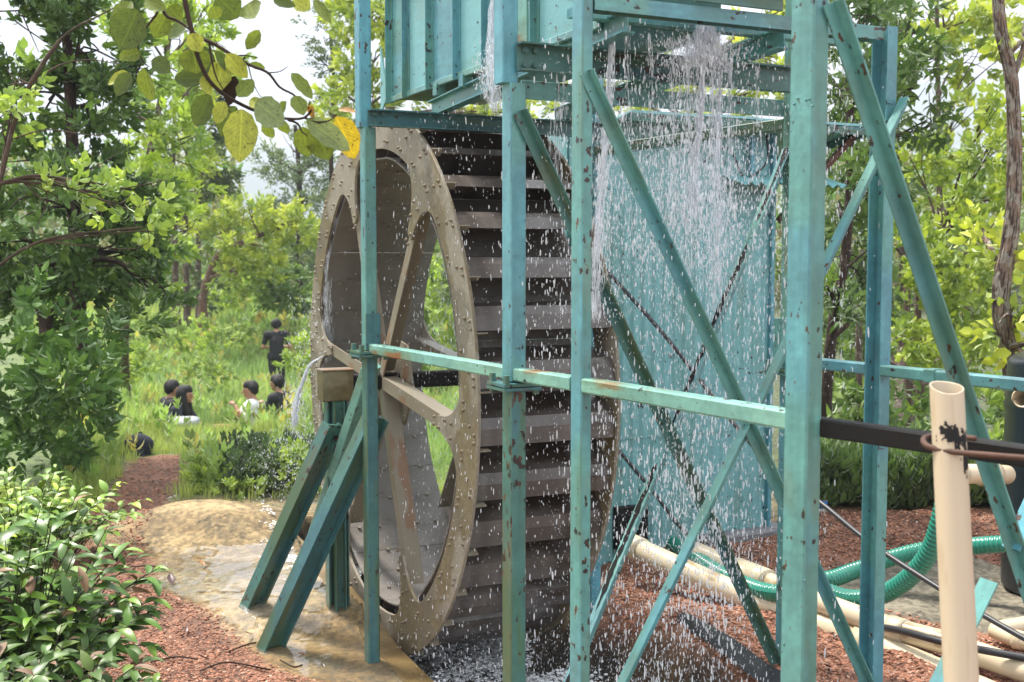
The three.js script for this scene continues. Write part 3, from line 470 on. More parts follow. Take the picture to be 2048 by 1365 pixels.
  const peelMat = M.blackSteel.clone(); peelMat.side = THREE.DoubleSide; const PS = [F(TB - 0.03, 0.06, -0.05), F(TB - 0.03, L - 0.02, 2.50)];
  frame.children.at(-1).name = 'brace'; frame.children.at(-1).userData.label = 'diagonal brace with a long strip of paint peeled to black';
  part('peeled_strip', R0(peel(PS[0], PS[1], FT, 0.03, 0.0075, 4)), peelMat, frame.children.at(-1));
  brace(F(TC + 0.04, 0.0, 2.63), F(TC + 0.04, L - 0.02, 0.30), M.paint, 0.039);
  brace(F(TC - 0.02, 0.02, 0.26), F(TC + 0.06, L + 0.03, 2.62), M.paint, 0.045);
  brace(F(TD + 0.05, 0.03, 2.63), F(TD + 0.05, L - 0.02, -0.02), M.paint, 0.038);
  brace(F(TD - 0.02, 0.04, 0.19), F(TD + 0.02, 0.62, 1.12), M.paint, 0.06); brace(F(TD + 0.02, 0.70, 1.20), F(TD + 0.04, L, 2.2), M.paintBlue, 0.06);
  // unpainted arm and the rod loop that holds the upright pipe
  const q = P(2140, 925, 2.42), arm = add('arm', prism(boxP(0.046, 0.046, 0.005), F(TD + 0.005, 0.03, 1.58), q, UP), M.blackSteel);
  const c = P(1897, 880, 2.49), loop = []; const ax = q.clone().sub(F(TD, 0.03, 1.58)).setY(0).normalize(), out = V(-ax.z, 0, ax.x); if (out.z < 0) out.negate();
  for (let i = 0; i <= 10; i++) { const a = Math.PI / 2 + i / 10 * Math.PI; loop.push(c.clone().addScaledVector(ax, Math.cos(a) * 0.05).addScaledVector(out, -Math.sin(a) * 0.05).setY(1.605 - 0.004 * i)); }
  loop.reverse(); loop.push(c.clone().addScaledVector(ax, 0.1).addScaledVector(out, 0.043).setY(1.60), c.clone().addScaledVector(ax, 0.3).addScaledVector(out, 0.03).setY(1.605)); loop.sort(() => 0);
  part('rod_loop', R0(tube([c.clone().addScaledVector(ax, 0.04).addScaledVector(out, -0.046).setY(1.61), c.clone().addScaledVector(ax, -0.03).addScaledVector(out, -0.042).setY(1.61), c.clone().addScaledVector(ax, -0.052).addScaledVector(out, 0.005).setY(1.607), c.clone().addScaledVector(ax, -0.025).addScaledVector(out, 0.046).setY(1.597), c.clone().addScaledVector(ax, 0.03).addScaledVector(out, 0.052).setY(1.592), c.clone().addScaledVector(ax, 0.12).addScaledVector(out, 0.05).setY(1.595), c.clone().addScaledVector(ax, 0.28).addScaledVector(out, 0.03).setY(1.6)], 0.0065, 8, 50, 0.2)), M.rustSteel, arm);
}
// the tank above the wheel
{
  const t0 = -0.327, t1 = 1.895, o0 = 0.25, o1 = 0.79, y0 = 2.868, y1 = 3.42, tank = thing('water_tank', 'teal ribbed sheet metal water tank leaking above the waterwheel', 'water tank', F(0.8, 0.5, y0));
  const R0 = (g) => rel(g, tank), add = (n, g, m) => part(n, R0(g), m, tank), side = (a, b, ya, yb, mat, n = 'side_panel') => add(n, prism(boxP(0.006, yb - ya, 0.001), F(a, o0, (ya + yb) / 2), F(b, o0, (ya + yb) / 2), FO), mat);
  const ribs = [-0.327, -0.075, 0.254, 0.595, 0.92];
  for (let i = 0; i + 1 < ribs.length; i++) side(ribs[i] + 0.004, ribs[i + 1] - 0.004, y0, y1, i % 2 ? M.paintShed : M.paint);
  side(0.928, 1.11, y0, y1 - 0.18, M.paintPeel); side(1.2, 1.30, y0 - 0.01, y1, M.paintRust); side(1.34, 1.395, y0, y1, M.paintPeel); side(1.40, t1, y0, y1 + 0.3, M.paintShed, 'end_panel');
  for (const t of [...ribs, 1.115, 1.395]) add('rib', prism(angleP(0.034, 0.03, 0.005), F(t - 0.004, o0 - 0.003, y0 - 0.022), F(t - 0.004, o0 - 0.003, y1), FO.clone().negate()), M.paint);
  add('lower_edge', prism(boxP(0.02, 0.03, 0.003), F(t0, o0 - 0.002, y0 - 0.004), F(t1, o0 - 0.002, y0 - 0.004), FO), M.paintPeel);
  add('rim', prism(boxP(0.03, 0.03, 0.003), F(t0, o0 - 0.008, y1), F(1.1, o0 - 0.008, y1), FO), M.paint);
  add('tank_floor', prism(boxP(o1 - o0 - 0.01, 0.006, 0.001), F(t0, (o0 + o1) / 2, y0 + 0.004), F(t1, (o0 + o1) / 2, y0 + 0.004), FO), M.paintDark);
  add('far_panel', prism(boxP(0.006, y1 - y0, 0.001), F(t0, o1, (y0 + y1) / 2), F(t1, o1, (y0 + y1) / 2), FO), M.paint);
  add('end_plate', prism(boxP(0.006, y1 - y0 + 0.3, 0.001), F(t1, o0, (y0 + y1) / 2 + 0.15), F(t1, o1, (y0 + y1) / 2 + 0.15), FT), M.paintDark);
  add('end_plate', prism(boxP(0.006, y1 - y0, 0.001), F(t0, o0, (y0 + y1) / 2), F(t0, o1, (y0 + y1) / 2), FT), M.paint);
  add('spill_plate', prism([[0, 0], [0.11, -0.1], [0.11, 0.27]], F(t0 - 0.02, o0 - 0.02, y0 + 0.03), F(t0 - 0.02, o0 - 0.012, y0 + 0.03), FT.clone().negate()), M.paintShed);
  for (const t of [0.3, 0.62, 0.92]) add('foot_block', prism(boxP(0.05, 0.06, 0.004), F(t, 0.257, 2.832), F(t + 0.05, 0.257, 2.832), FO), M.paint);
}
{ // dark pipe lying on the top beam
  const a = F(2.24, 0.42, 3.052), b = F(2.24, 1.0, 3.052), g = tube([a, b], 0.105, 20, 2);
  solo('inlet_pipe', g, M.blackPlastic, 'black pipe lying across the top beam of the frame', 'pipe');
}

// ---------------------------------------------------------------- pipes, hoses, cables at the right
const lowY = 0.30;
function pipe(name, label, cat, pts, r, mat, group, rings = [], segs = 30) {
  const g = thing(name, label, cat, pts[0].clone(), group);
  part('pipe_body', rel(tube(pts, r, 18, segs), g), mat, g);
  for (const [a, b, k] of rings) part('coupling', rel(tube([a, b], r * (k ?? 1.16), 18, 3), g), mat, g);
  return g;
}
{ // hollow upright pipe
  const a = P(1925, 1400, 2.36), b = P(1894, 775, 2.49), g = thing('upright_pipe', 'cream plastic pipe standing upright, open at the top with black smears', 'pipe', a.clone()), ax = b.clone().sub(a), len = ax.length();
  const pr = [[0.0355, -0.6], [0.0355, len], [0.034, len + 0.001], [0.0308, len], [0.0308, len - 0.5]].map((q) => new THREE.Vector2(...q));
  const lg = new THREE.LatheGeometry(pr, 40); { const q = lg.attributes.position; for (let i = 0; i < q.count; i++) if (q.getY(i) > len - 0.02) q.setY(i, q.getY(i) - 0.5 * q.getZ(i) + 0.0015 * Math.sin(Math.atan2(q.getZ(i), q.getX(i)) * 2 + 1)); const w = lg.attributes.uv; for (let i = 0; i < w.count; i++) w.setXY(i, w.getX(i) * 0.25, q.getY(i)); }
  const body = part('pipe_body', lg, M.pvcClean, g); g.quaternion.setFromUnitVectors(UP, ax.normalize());
  // smears of black paint: thin irregular patches on the wall of the pipe
  const smear = (a0, y0, w, h, sd) => { const pos = [], idx = [], n = 22, m = 26; for (let j = 0; j <= m; j++) for (let i = 0; i <= n; i++) { const A = a0 + (i / n - 0.5) * w / 0.036, y = y0 + (j / m - 0.5) * h; pos.push(Math.sin(A) * 0.0362, y, Math.cos(A) * 0.0362); }
    for (let j = 0; j < m; j++) for (let i = 0; i < n; i++) { const e = 1 - Math.hypot((i / n - 0.5) * 2, (j / m - 0.5) * 2), k = fbm(i * 0.32, j * 0.22, sd, 4) - 0.5 + e * 0.55 - 0.12; if (k > 0) { const q = j * (n + 1) + i; idx.push(q, q + 1, q + n + 1, q + 1, q + n + 2, q + n + 1); } }
    const s = new THREE.BufferGeometry(); s.setAttribute('position', new THREE.Float32BufferAttribute(pos, 3)); s.setAttribute('uv', new THREE.Float32BufferAttribute(new Float32Array(pos.length / 3 * 2), 2)); s.setIndex(idx); s.computeVertexNormals(); return s; };
  const sm = M.blackSteel.clone(); sm.side = THREE.DoubleSide;
  for (const q of [[-0.5, len - 0.1, 0.05, 0.05, 3], [0.1, len - 0.115, 0.03, 0.05, 8], [0.6, len - 0.115, 0.026, 0.05, 12], [0.75, len - 0.16, 0.04, 0.075, 21]]) part('paint_smear', smear(...q), sm, g);
}
{
  const p = (u, v, y = lowY) => onY(u, v, y);
  const bp = [p(1390, 1102, 0.36), p(1500, 1150), p(1640, 1205), p(1780, 1255), p(1900, 1290), p(2080, 1352)];
  const up = pipe('drain_pipe', 'upper long cream pipe with tee fitting behind the big post', 'pipe', bp, 0.052, M.pvc, 'cream pipes on the red soil', [[p(1475, 1140), p(1535, 1164), 1.3], [p(1780, 1255), p(1812, 1265), 1.12]]);
  part('tee_branch', rel(tube([p(1500, 1150), p(1474, 1152, 0.3), p(1452, 1158, 0.29)].slice(0, 2), 0.058, 16, 3), up), M.pvc, up); part('tee_branch', rel(tube([p(1484, 1150, 0.3), p(1432, 1172, 0.28)], 0.03, 12, 3), up), M.pvc, up);
  pipe('drain_pipe', 'thick cream pipe from the shed wall down across the bank at bottom right', 'pipe', [p(1258, 1090, 0.37), p(1370, 1142, 0.33), p(1480, 1190, 0.26), p(1600, 1236, 0.2), p(1740, 1288, 0.2), p(1900, 1356, 0.2), p(1990, 1396, 0.2)], 0.062, M.pvc, 'cream pipes on the red soil', [[p(1262, 1092, 0.37), p(1284, 1102, 0.365), 1.12], [p(1716, 1279, 0.2), p(1765, 1298, 0.2), 1.1]]);
  pipe('elbow_pipe', 'short bent cream pipe at the right edge on wet concrete', 'pipe', [p(2120, 1302), p(2040, 1282), p(2000, 1266), p(1992, 1262), p(2005, 1258), p(2050, 1250), p(2110, 1240)], 0.038, M.pvc, null, [[p(2030, 1279), p(2050, 1284), 1.15]], 40);
}
function hose(label, pts) {
  const c = new THREE.CatmullRomCurve3(pts, false, 'centripetal'), len = c.getLength(), n = Math.ceil(len / 0.0055), g = thing('suction_hose', label, 'hose', pts[0].clone(), 'ribbed green hoses');
  part('hose_body', rel(tube(pts, (s) => 0.043 + 0.0034 * Math.sin(s * len / 0.022 * 2 * Math.PI), 14, n), g), M.hose, g);
}
hose('ribbed green hose looping from the black barrel down past the frame', [P(1905, 940, 5.2), P(1895, 985, 5.15), P(1882, 1040, 5.15), P(1862, 1100, 5.2), P(1820, 1155, 5.3), P(1760, 1192, 5.45), P(1700, 1198, 5.6), P(1650, 1182, 5.7), P(1610, 1165, 5.72), P(1570, 1186, 5.72), P(1530, 1184, 5.78), P(1480, 1166, 5.95), P(1430, 1142, 6.15), P(1380, 1108, 6.45), P(1345, 1088, 6.9)]);
hose('ribbed green hose lying across the red soil mound to the right edge', [P(2100, 1082, 5.7), P(2010, 1088, 5.75), P(1930, 1094, 5.9), P(1850, 1100, 6.05), P(1780, 1118, 6.05), P(1710, 1142, 6.0), P(1650, 1160, 5.9), P(1600, 1150, 5.95)]);
solo('power_cable', tube([P(1212, 540, 6.95), P(1330, 672, 6.6), P(1470, 850, 6.2), P(1560, 948, 5.9), P(1640, 1005, 5.6), P(1735, 1082, 5.3), P(1880, 1178, 4.9), P(2000, 1250, 4.6), P(2090, 1300, 4.4)], 0.0125, 8, 60), M.rubber, 'long black cable slanting from the shed wall down to bottom right', 'cable');
solo('power_cable', tube([P(1228, 890, 6.95), P(1300, 976, 6.85), P(1370, 1065, 6.75), P(1420, 1108, 6.6), P(1470, 1150, 6.4)], 0.0115, 8, 40), M.rubber, 'thin black cable on the shed wall above the cream pipes', 'cable');
solo('rubber_hose', tube([onY(1560, 1170, 0.27), onY(1640, 1212, 0.27), onY(1720, 1246, 0.27), onY(1800, 1262, 0.33), onY(1900, 1288, 0.36), onY(2080, 1322, 0.36)], 0.017, 8, 50), M.rubber, 'thin black hose lying along the cream pipes', 'hose');
{ // black barrel
  const c = onY(2192, 1195, 0.2); c.z -= 0.1; const g = thing('barrel', 'black plastic water barrel at the right edge', 'barrel', c.clone());
  const pr = [[0, 0], [0.4, 0], [0.43, 0.02], [0.435, 0.3], [0.445, 0.33], [0.435, 0.36], [0.435, 0.66], [0.445, 0.69], [0.435, 0.72], [0.435, 0.98], [0.445, 1.01], [0.435, 1.04], [0.43, 1.24], [0.4, 1.28], [0, 1.29]].map((q) => new THREE.Vector2(...q));
  part('barrel_body', new THREE.LatheGeometry(pr, 48), M.blackPlastic, g);
  const a = P(2014, 950, 5.55), b = P(1925, 948, 5.3);
  part('outlet_pipe', rel(tube([a, b], 0.047, 16, 3), g), M.pvc, g); part('outlet_coupling', rel(tube([P(1990, 949, 5.48), P(1965, 949, 5.42)], 0.058, 16, 3), g), M.pvc, g);
  const e = P(2044, 797, 5.2), f = P(2100, 800, 5.5), ring = new THREE.LatheGeometry([[0.036, -0.3], [0.045, -0.3], [0.045, 0], [0.036, 0], [0.036, -0.3]].map((q) => new THREE.Vector2(...q)), 24); ring.applyQuaternion(new THREE.Quaternion().setFromUnitVectors(UP, e.clone().sub(f).normalize())).translate(e.x - g.position.x, e.y - g.position.y, e.z - g.position.z);
  part('inlet_stub', ring, M.pvc, g);
}
{ // clear bottle with a blue cap
  const c = onY(1643, 1046, 0.22), g = thing('plastic_bottle', 'clear plastic bottle with blue cap standing on the red soil mound', 'bottle', c.clone());
  part('bottle_body', new THREE.LatheGeometry([[0, 0], [0.05, 0], [0.055, 0.012], [0.055, 0.075], [0.05, 0.095], [0.034, 0.105], [0.034, 0.11]].map((q) => new THREE.Vector2(...q)), 20), phys({ color: new THREE.Color(0.8, 0.9, 0.86), roughness: 0.08, transmission: 0.75, thickness: 0, side: THREE.DoubleSide }), g);
  part('cap', new THREE.LatheGeometry([[0, 0.145], [0.036, 0.145], [0.039, 0.14], [0.037, 0.128], [0.04, 0.126], [0.04, 0.108], [0, 0.108]].map((q) => new THREE.Vector2(...q)), 20), std({ color: new THREE.Color(0.02, 0.16, 0.5), roughness: 0.4 }), g);
}

// ---------------------------------------------------------------- vegetation
// a leaf of unit length along +Y, folded at the midrib and drooping at the tip
function leafGeo(w, droop = 0.25, fold = 0.12, n = 4, shape = 1) {
  const pos = [], idx = [];
  for (let i = 0; i <= n; i++) {
    const s = i / n, half = w * 0.5 * Math.pow(Math.sin(Math.PI * Math.pow(s, shape)), 0.8) * (i === 0 || i === n ? 0 : 1), y = s - 0.12 * droop * s * s, z = -droop * s * s;
    pos.push(-half, y, z + fold * half * 2, 0, y, z, half, y, z + fold * half * 2);
  }
  for (let i = 0; i < n; i++) { const a = i * 3; if (i === 0) idx.push(a + 1, a + 4, a + 3, a + 1, a + 5, a + 4); else if (i === n - 1) idx.push(a, a + 1, a + 4, a + 1, a + 2, a + 4); else idx.push(a, a + 1, a + 3, a + 1, a + 4, a + 3, a + 1, a + 2, a + 4, a + 2, a + 5, a + 4); }
  const g = new THREE.BufferGeometry(); g.setAttribute('position', new THREE.Float32BufferAttribute(pos, 3)); g.setIndex(idx); g.computeVertexNormals(); return g;
}
const qt = (ax, a) => new THREE.Quaternion().setFromAxisAngle(ax, a);
const AX = V(1, 0, 0), AZ = V(0, 0, 1);
// a twig with several leaves, unit leaf length
function spray(sd, n, w, droop, opts = {}) {
  seed(sd); const gs = [];
  const lens = opts.len ?? 1.3;
  for (let i = 0; i < n; i++) {
    const s = (i + 0.6) / n, q = qt(UP, i * 2.4 + R(-0.4, 0.4)).multiply(qt(AX, opts.tilt ? R(...opts.tilt) : R(0.7, 1.5)));
    const g = leafGeo(w * R(0.85, 1.15), droop * R(0.6, 1.4), 0.14, opts.seg ?? 3, opts.shape ?? 1).scale(1, 1, 1).scale(...Array(3).fill(R(0.75, 1.1)));
    g.applyQuaternion(q).translate(0, s * lens, 0); gs.push(g);
  }
  const m = mergeGeometries(gs); return m;
}
const SPRAYS = {
  broad: [spray(1, 8, 0.42, 0.35, { len: 1.1 }), spray(2, 7, 0.46, 0.45, { len: 1.0 }), spray(3, 9, 0.4, 0.3, { len: 1.2 })],
  droop: [spray(4, 8, 0.36, 0.5, { tilt: [1.2, 2.4], len: 1.2 }), spray(5, 8, 0.34, 0.6, { tilt: [1.3, 2.6], len: 1.4 })],
  fine: [spray(6, 12, 0.4, 0.2, { seg: 2, len: 2.2 }), spray(7, 12, 0.36, 0.2, { seg: 2, len: 2.6 })],
  round: [spray(8, 6, 0.62, 0.3, { len: 1.2 }), spray(9, 7, 0.6, 0.4, { len: 1.3 })],
};
const C3 = (h, s, l) => new THREE.Color().setHSL(h, s, l, THREE.SRGBColorSpace);
const tmpM = new THREE.Matrix4(), tmpC = new THREE.Color();
function scatter(name, geo, mat, items, parent, stuff = true) {
  const m = new THREE.InstancedMesh(geo, mat, items.length); m.name = name; shade(m);
  items.forEach((it, i) => { tmpM.compose(it.p, it.q, it.s.isVector3 ? it.s : V(it.s, it.s, it.s)); m.setMatrixAt(i, tmpM); if (it.c) m.setColorAt(i, it.c); });
  parent.add(m); if (stuff) m.userData.kind = 'stuff'; return m;
}
// foliage in clumps through rounded volumes: blobs are [centre, radius]
function crown(parent, blobs, o) {
  const geos = SPRAYS[o.kind], lists = geos.map(() => []), L = o.leaf;
  for (const [c, r] of blobs) {
    const nc = o.clumps ?? 12, tot = Math.round((o.dens ?? 1) * 7.5 * r * r / (L * L) / (o.kind === 'fine' ? 1.7 : 1));
    for (let k = 0; k < nc; k++) {
      const th = R(0, 6.283), u = R(-0.9, 1), rr = r * Math.pow(R(0.12, 1), 0.45), h = Math.sqrt(1 - u * u), cc = c.clone().add(V(Math.cos(th) * h * rr, u * rr * 0.92, Math.sin(th) * h * rr)), sg = r * R(0.16, 0.34), tone = gauss();
      for (let i = 0; i < tot / nc; i++) {
        const p = cc.clone().add(V(gauss() * sg, gauss() * sg * 0.75, gauss() * sg)), dir = p.clone().sub(c).normalize().add(V(R(-0.7, 0.7), R(-0.25, 0.8) - (o.droop ?? 0), R(-0.7, 0.7))).normalize();
        const q = new THREE.Quaternion().setFromUnitVectors(UP, dir).multiply(qt(UP, R(0, 6.28)));
        const v = tone * 0.5 + gauss() * 0.6, col = tmpC.copy(o.color); const f = Math.pow(2, v * (o.vary ?? 0.55));
        const young = rnd() < (o.young ?? 0.1);
        lists[Math.floor(rnd() * geos.length)].push({ p: p.sub(parent.position), q, s: L * R(0.75, 1.2), c: new THREE.Color(clamp(col.r * f * (young ? 1.5 : 1 + v * 0.15), 0, 0.8), clamp(col.g * f * (young ? 1.35 : 1), 0, 0.8), clamp(col.b * f, 0, 0.8)) });
      }
    }
  }
  const g = thingless(parent); let total = 0;
  geos.forEach((geo, i) => { if (lists[i].length) { scatter('crown', geo, o.mat ?? M.leafThin, lists[i], parent); total += lists[i].length; } });
  return total;
}
const thingless = (x) => x;
let foliageCount = 0;
// blobs in view: [u, v, radius in pixels, depth offset]; limbs run from the trunk into the blobs
function tree(o) {
  seed(o.seed); const d = o.d, base = o.base.isVector3 ? o.base : P(o.base[0], o.base[1], d);
  const g = thing(o.name ?? 'tree', o.label, o.cat ?? 'tree', base.clone(), o.group);
  const blobs = o.blobs.map(([u, v, r, dd]) => { const D = d + (dd ?? R(-0.5, 0.5) * (o.depth ?? 1.2)); return [P(u, v, D), r * D / FPX]; });
  if (o.trunk) {
    const pts = [base.clone().setY(base.y - 0.2), ...o.trunk.map(([u, v]) => P(u, v, d))], r0 = o.tr;
    part('trunk', rel(tube(pts, (s) => r0 * (1 - 0.55 * s) * (1 + 0.5 * Math.exp(-s * 18)), 10, 40, 0.25), g), o.bark ?? M.bark, g);
    const top = pts[pts.length - 1], c = new THREE.CatmullRomCurve3(pts, false, 'centripetal');
    let n = 0; const lim = [];
    for (const [bc, br] of blobs) { if (n++ > 14) break; let best = 1, bd = 1e9; for (let s = 0.35; s <= 1; s += 0.1) { const q = c.getPointAt(s), dd = q.distanceTo(bc) + Math.max(0, q.y - bc.y) * 1.5; if (dd < bd) { bd = dd; best = s; } } const q = c.getPointAt(best), mid = q.clone().lerp(bc, 0.5).add(V(gauss() * 0.15 * bd, 0.1 * bd, gauss() * 0.15 * bd)); const rr = r0 * (1 - 0.5 * best) * 0.45; lim.push(tube([q, mid, bc.clone().add(V(gauss() * br * 0.3, br * 0.3, 0))], (s) => rr * (1 - 0.8 * s) + 0.004, 6, 14, 0.2));
      for (let k = 0; k < 3; k++) lim.push(tube([mid, bc.clone().add(V(gauss() * br * 0.4, gauss() * br * 0.4, gauss() * br * 0.4)), bc.clone().add(V(gauss() * br * 0.9, gauss() * br * 0.9, gauss() * br * 0.9))], (s) => rr * 0.45 * (1 - 0.85 * s) + 0.002, 5, 8)); }
    if (lim.length) part('limbs', rel(mergeGeometries(lim), g), o.bark ?? M.bark, g).userData.kind = 'stuff';
  }
  for (const [pts, r] of o.twigs ?? []) part('branch', rel(tube(pts.map(([u, v]) => P(u, v, d + (o.twigD ?? 0))), (s) => r * (1 - 0.7 * s), 7, 24, 0.2), g), o.bark ?? M.bark, g);
  foliageCount += crown(g, blobs, o);
  return g;
}
const DARK = new THREE.Color(0.068, 0.135, 0.02), MID = new THREE.Color(0.12, 0.21, 0.03), YEL = new THREE.Color(0.33, 0.42, 0.05), GREY = new THREE.Color(0.14, 0.2, 0.07), LIME = new THREE.Color(0.26, 0.38, 0.05), OLIVE = new THREE.Color(0.075, 0.115, 0.025);
const TG = 'trees behind the waterwheel';
// left of the picture, near to far
tree({ seed: 11, label: 'large dark leafy tree at the left edge with two dark trunks', d: 10.5, base: [155, 740], trunk: [[155, 640], [152, 540], [148, 380], [140, 200], [130, 20]], tr: 0.085, bark: M.barkDark, kind: 'broad', leaf: 0.1, color: DARK, mat: M.leafHalf, depth: 2.2, dens: 0.85, young: 0.28, vary: 0.6,
  blobs: [[60, 40, 120], [170, 90, 105], [50, 180, 110], [185, 215, 100], [60, 320, 110], [190, 340, 95], [110, 420, 95], [250, 430, 75], [40, 480, 95], [220, 500, 85], [120, 540, 80], [290, 520, 60], [310, 590, 50], [190, 600, 60], [60, 590, 80], [280, 640, 40]],
  twigs: [[[[95, 700], [88, 640], [70, 600], [60, 560]], 0.075], [[[90, 650], [110, 610], [125, 590]], 0.05]] });
tree({ seed: 12, name: 'grey_tree', label: 'pale grey bare-limbed tree reaching in from the left edge', d: 7.6, base: onY(-160, 900, 0.1), trunk: [[-90, 700], [-40, 520], [0, 360], [30, 240], [70, 150], [120, 80]], tr: 0.03, bark: M.barkGrey, kind: 'round', leaf: 0.085, color: LIME, depth: 0.8, dens: 0.22, clumps: 6, vary: 0.4,
  blobs: [[20, 230, 60, 0], [110, 390, 60, 0], [250, 400, 70, 0], [290, 470, 50, 0], [40, 170, 40, 0], [190, 380, 40, 0]],
  twigs: [[[[0, 365], [60, 355], [130, 375], [190, 385], [260, 375], [330, 360]], 0.0099], [[[60, 170], [120, 130], [180, 120], [235, 128]], 0.0074], [[[70, 150], [130, 70], [200, 30], [260, 0]], 0.0099], [[[190, 385], [230, 420], [250, 440]], 0.0050], [[[130, 375], [180, 340], [240, 300], [250, 270]], 0.0050], [[[20, 280], [90, 260], [180, 270], [250, 265]], 0.0056]] });
tree({ seed: 13, label: 'bright green leafy tree just right of the dark tree', d: 15, base: onY(250, 770, -0.1), trunk: [[255, 600], [280, 400], [320, 200], [340, 60]], tr: 0.07, kind: 'broad', leaf: 0.13, color: LIME, depth: 3, dens: 0.5, young: 0.3, clumps: 10,
  blobs: [[330, 140, 75], [290, 50, 70], [380, 80, 60], [400, 170, 50], [310, 250, 70], [370, 290, 60], [300, 370, 75], [390, 370, 45], [350, 450, 60], [290, 470, 55], [410, 30, 50], [440, 100, 40], [330, 540, 40]] });
tree({ seed: 14, label: 'slender pale-trunked tree, leftmost of three behind the meadow', d: 31, base: [352, 640], trunk: [[350, 540], [348, 420], [346, 300], [350, 200]], tr: 0.1, bark: M.bark, kind: 'broad', leaf: 0.22, color: LIME, depth: 2, dens: 0.6, young: 0.25, blobs: [[350, 220, 60], [330, 310, 45], [385, 260, 45], [360, 380, 30]], group: null });
tree({ seed: 15, label: 'slender straight tree, middle one of three behind the meadow', d: 33, base: [374, 645], trunk: [[372, 540], [370, 420], [374, 320], [378, 200]], tr: 0.095, kind: 'broad', leaf: 0.22, color: YEL, depth: 2, dens: 0.55, young: 0.3, blobs: [[400, 150, 50], [420, 230, 40], [390, 310, 40], [370, 450, 30]] });
tree({ seed: 16, label: 'slender dark tree, rightmost of three behind the meadow', d: 34, base: [398, 640], trunk: [[396, 540], [398, 420], [402, 300], [410, 200]], tr: 0.1, kind: 'broad', leaf: 0.2, color: OLIVE, depth: 2, dens: 0.6, blobs: [[430, 250, 45], [445, 330, 38], [430, 400, 35], [410, 190, 40], [455, 370, 25], [425, 560, 32], [405, 600, 26]] });
tree({ seed: 17, label: 'crooked leaning tree with yellow-green crown beside the meadow', d: 30, base: [405, 640], trunk: [[406, 590], [418, 550], [436, 512], [470, 492], [520, 470], [560, 455]], tr: 0.12, bark: M.barkPale, kind: 'broad', leaf: 0.2, color: YEL, depth: 2, dens: 0.8, young: 0.3, vary: 0.45,
  blobs: [[460, 440, 50], [500, 425, 42], [545, 440, 45], [585, 455, 40], [475, 500, 32], [440, 470, 38], [520, 500, 35], [610, 470, 30], [480, 545, 42], [525, 535, 36], [445, 540, 30]] });
tree({ seed: 18, name: 'bush', cat: 'bush', label: 'round dark green bush left of the wheel on the meadow edge', d: 33, base: [570, 625], kind: 'broad', leaf: 0.2, color: MID, depth: 1.5, dens: 0.9, blobs: [[560, 585, 36], [590, 600, 28], [535, 590, 30], [600, 570, 28], [560, 560, 24]] });
tree({ seed: 19, name: 'bush', cat: 'bush', label: 'pale yellow-green bush under the leaning tree', d: 36, base: [480, 625], kind: 'broad', leaf: 0.2, color: LIME, depth: 2, dens: 0.9, young: 0.3, blobs: [[480, 590, 34], [450, 600, 28], [510, 580, 28], [500, 550, 30], [430, 585, 26]] });
tree({ seed: 20, label: 'tall grey-green tree left of the wheel top', d: 44, base: [600, 620], trunk: [[598, 540], [600, 420], [596, 320], [590, 250]], tr: 0.16, bark: M.barkDark, kind: 'fine', leaf: 0.2, color: GREY, depth: 3, dens: 0.75, vary: 0.5,
  blobs: [[585, 300, 42], [550, 330, 36], [620, 340, 42], [595, 390, 46], [640, 300, 30], [560, 420, 28], [635, 410, 36], [610, 460, 40], [580, 500, 36], [630, 520, 40], [600, 545, 34], [655, 470, 30]] });
tree({ seed: 21, label: 'yellow-green tree showing between the frame and the tank', d: 27, base: [735, 660], trunk: [[735, 500], [732, 350], [728, 200], [725, 60]], tr: 0.13, kind: 'broad', leaf: 0.2, color: YEL, depth: 2.5, dens: 0.7, young: 0.25,
  blobs: [[745, 30, 52], [700, 70, 42], [760, 110, 46], [705, 150, 45], [745, 190, 42], [680, 190, 30], [690, 20, 40], [765, 30, 40], [660, 230, 28], [700, 250, 36], [800, 60, 50], [830, 180, 50], [900, 210, 46], [980, 230, 46], [1050, 240, 40]] });
tree({ seed: 22, label: 'thin bare grey twiggy tree against the white sky', d: 29, base: [668, 640], trunk: [[666, 450], [662, 300], [668, 180], [660, 60]], tr: 0.08, bark: M.barkDark, kind: 'fine', leaf: 0.11, color: OLIVE, depth: 2, dens: 0.22, blobs: [[650, 60, 50], [670, 130, 45], [640, 120, 40], [665, 200, 36], [650, 10, 40]] });
tree({ seed: 23, name: 'bush', cat: 'bush', label: 'bright green bushes seen through the openings of the wheel', d: 21, base: onY(860, 790, -0.5), kind: 'broad', leaf: 0.18, color: LIME, depth: 2, dens: 0.9, blobs: [[840, 560, 60], [880, 500, 60], [890, 600, 60], [850, 660, 60], [920, 560, 50], [800, 610, 50], [900, 690, 50]] });
tree({ seed: 24, name: 'shrub', cat: 'shrub', label: 'dark broad-leaved shrub under the big tree at the left edge', d: 9.0, base: onY(110, 930, 0.12), kind: 'broad', leaf: 0.12, color: new THREE.Color(0.075, 0.16, 0.022), mat: M.leafHalf, depth: 1.2, dens: 0.7, young: 0.1,
  blobs: [[40, 650, 80], [120, 690, 70], [30, 760, 95], [130, 770, 80], [60, 860, 85], [160, 840, 60], [200, 760, 45], [205, 690, 40], [110, 900, 50], [190, 880, 35]] });
tree({ seed: 25, name: 'bush', cat: 'bush', label: 'tangled green growth overhanging the muddy pool beyond the struts', d: 9.2, base: onY(500, 1000, 0.15), kind: 'broad', leaf: 0.05, color: LIME, depth: 0.7, dens: 0.7, young: 0.25, blobs: [[400, 965, 28], [440, 945, 42], [500, 960, 42], [555, 950, 46], [600, 930, 42], [470, 985, 26], [540, 990, 28], [590, 985, 28], [640, 950, 36]] });
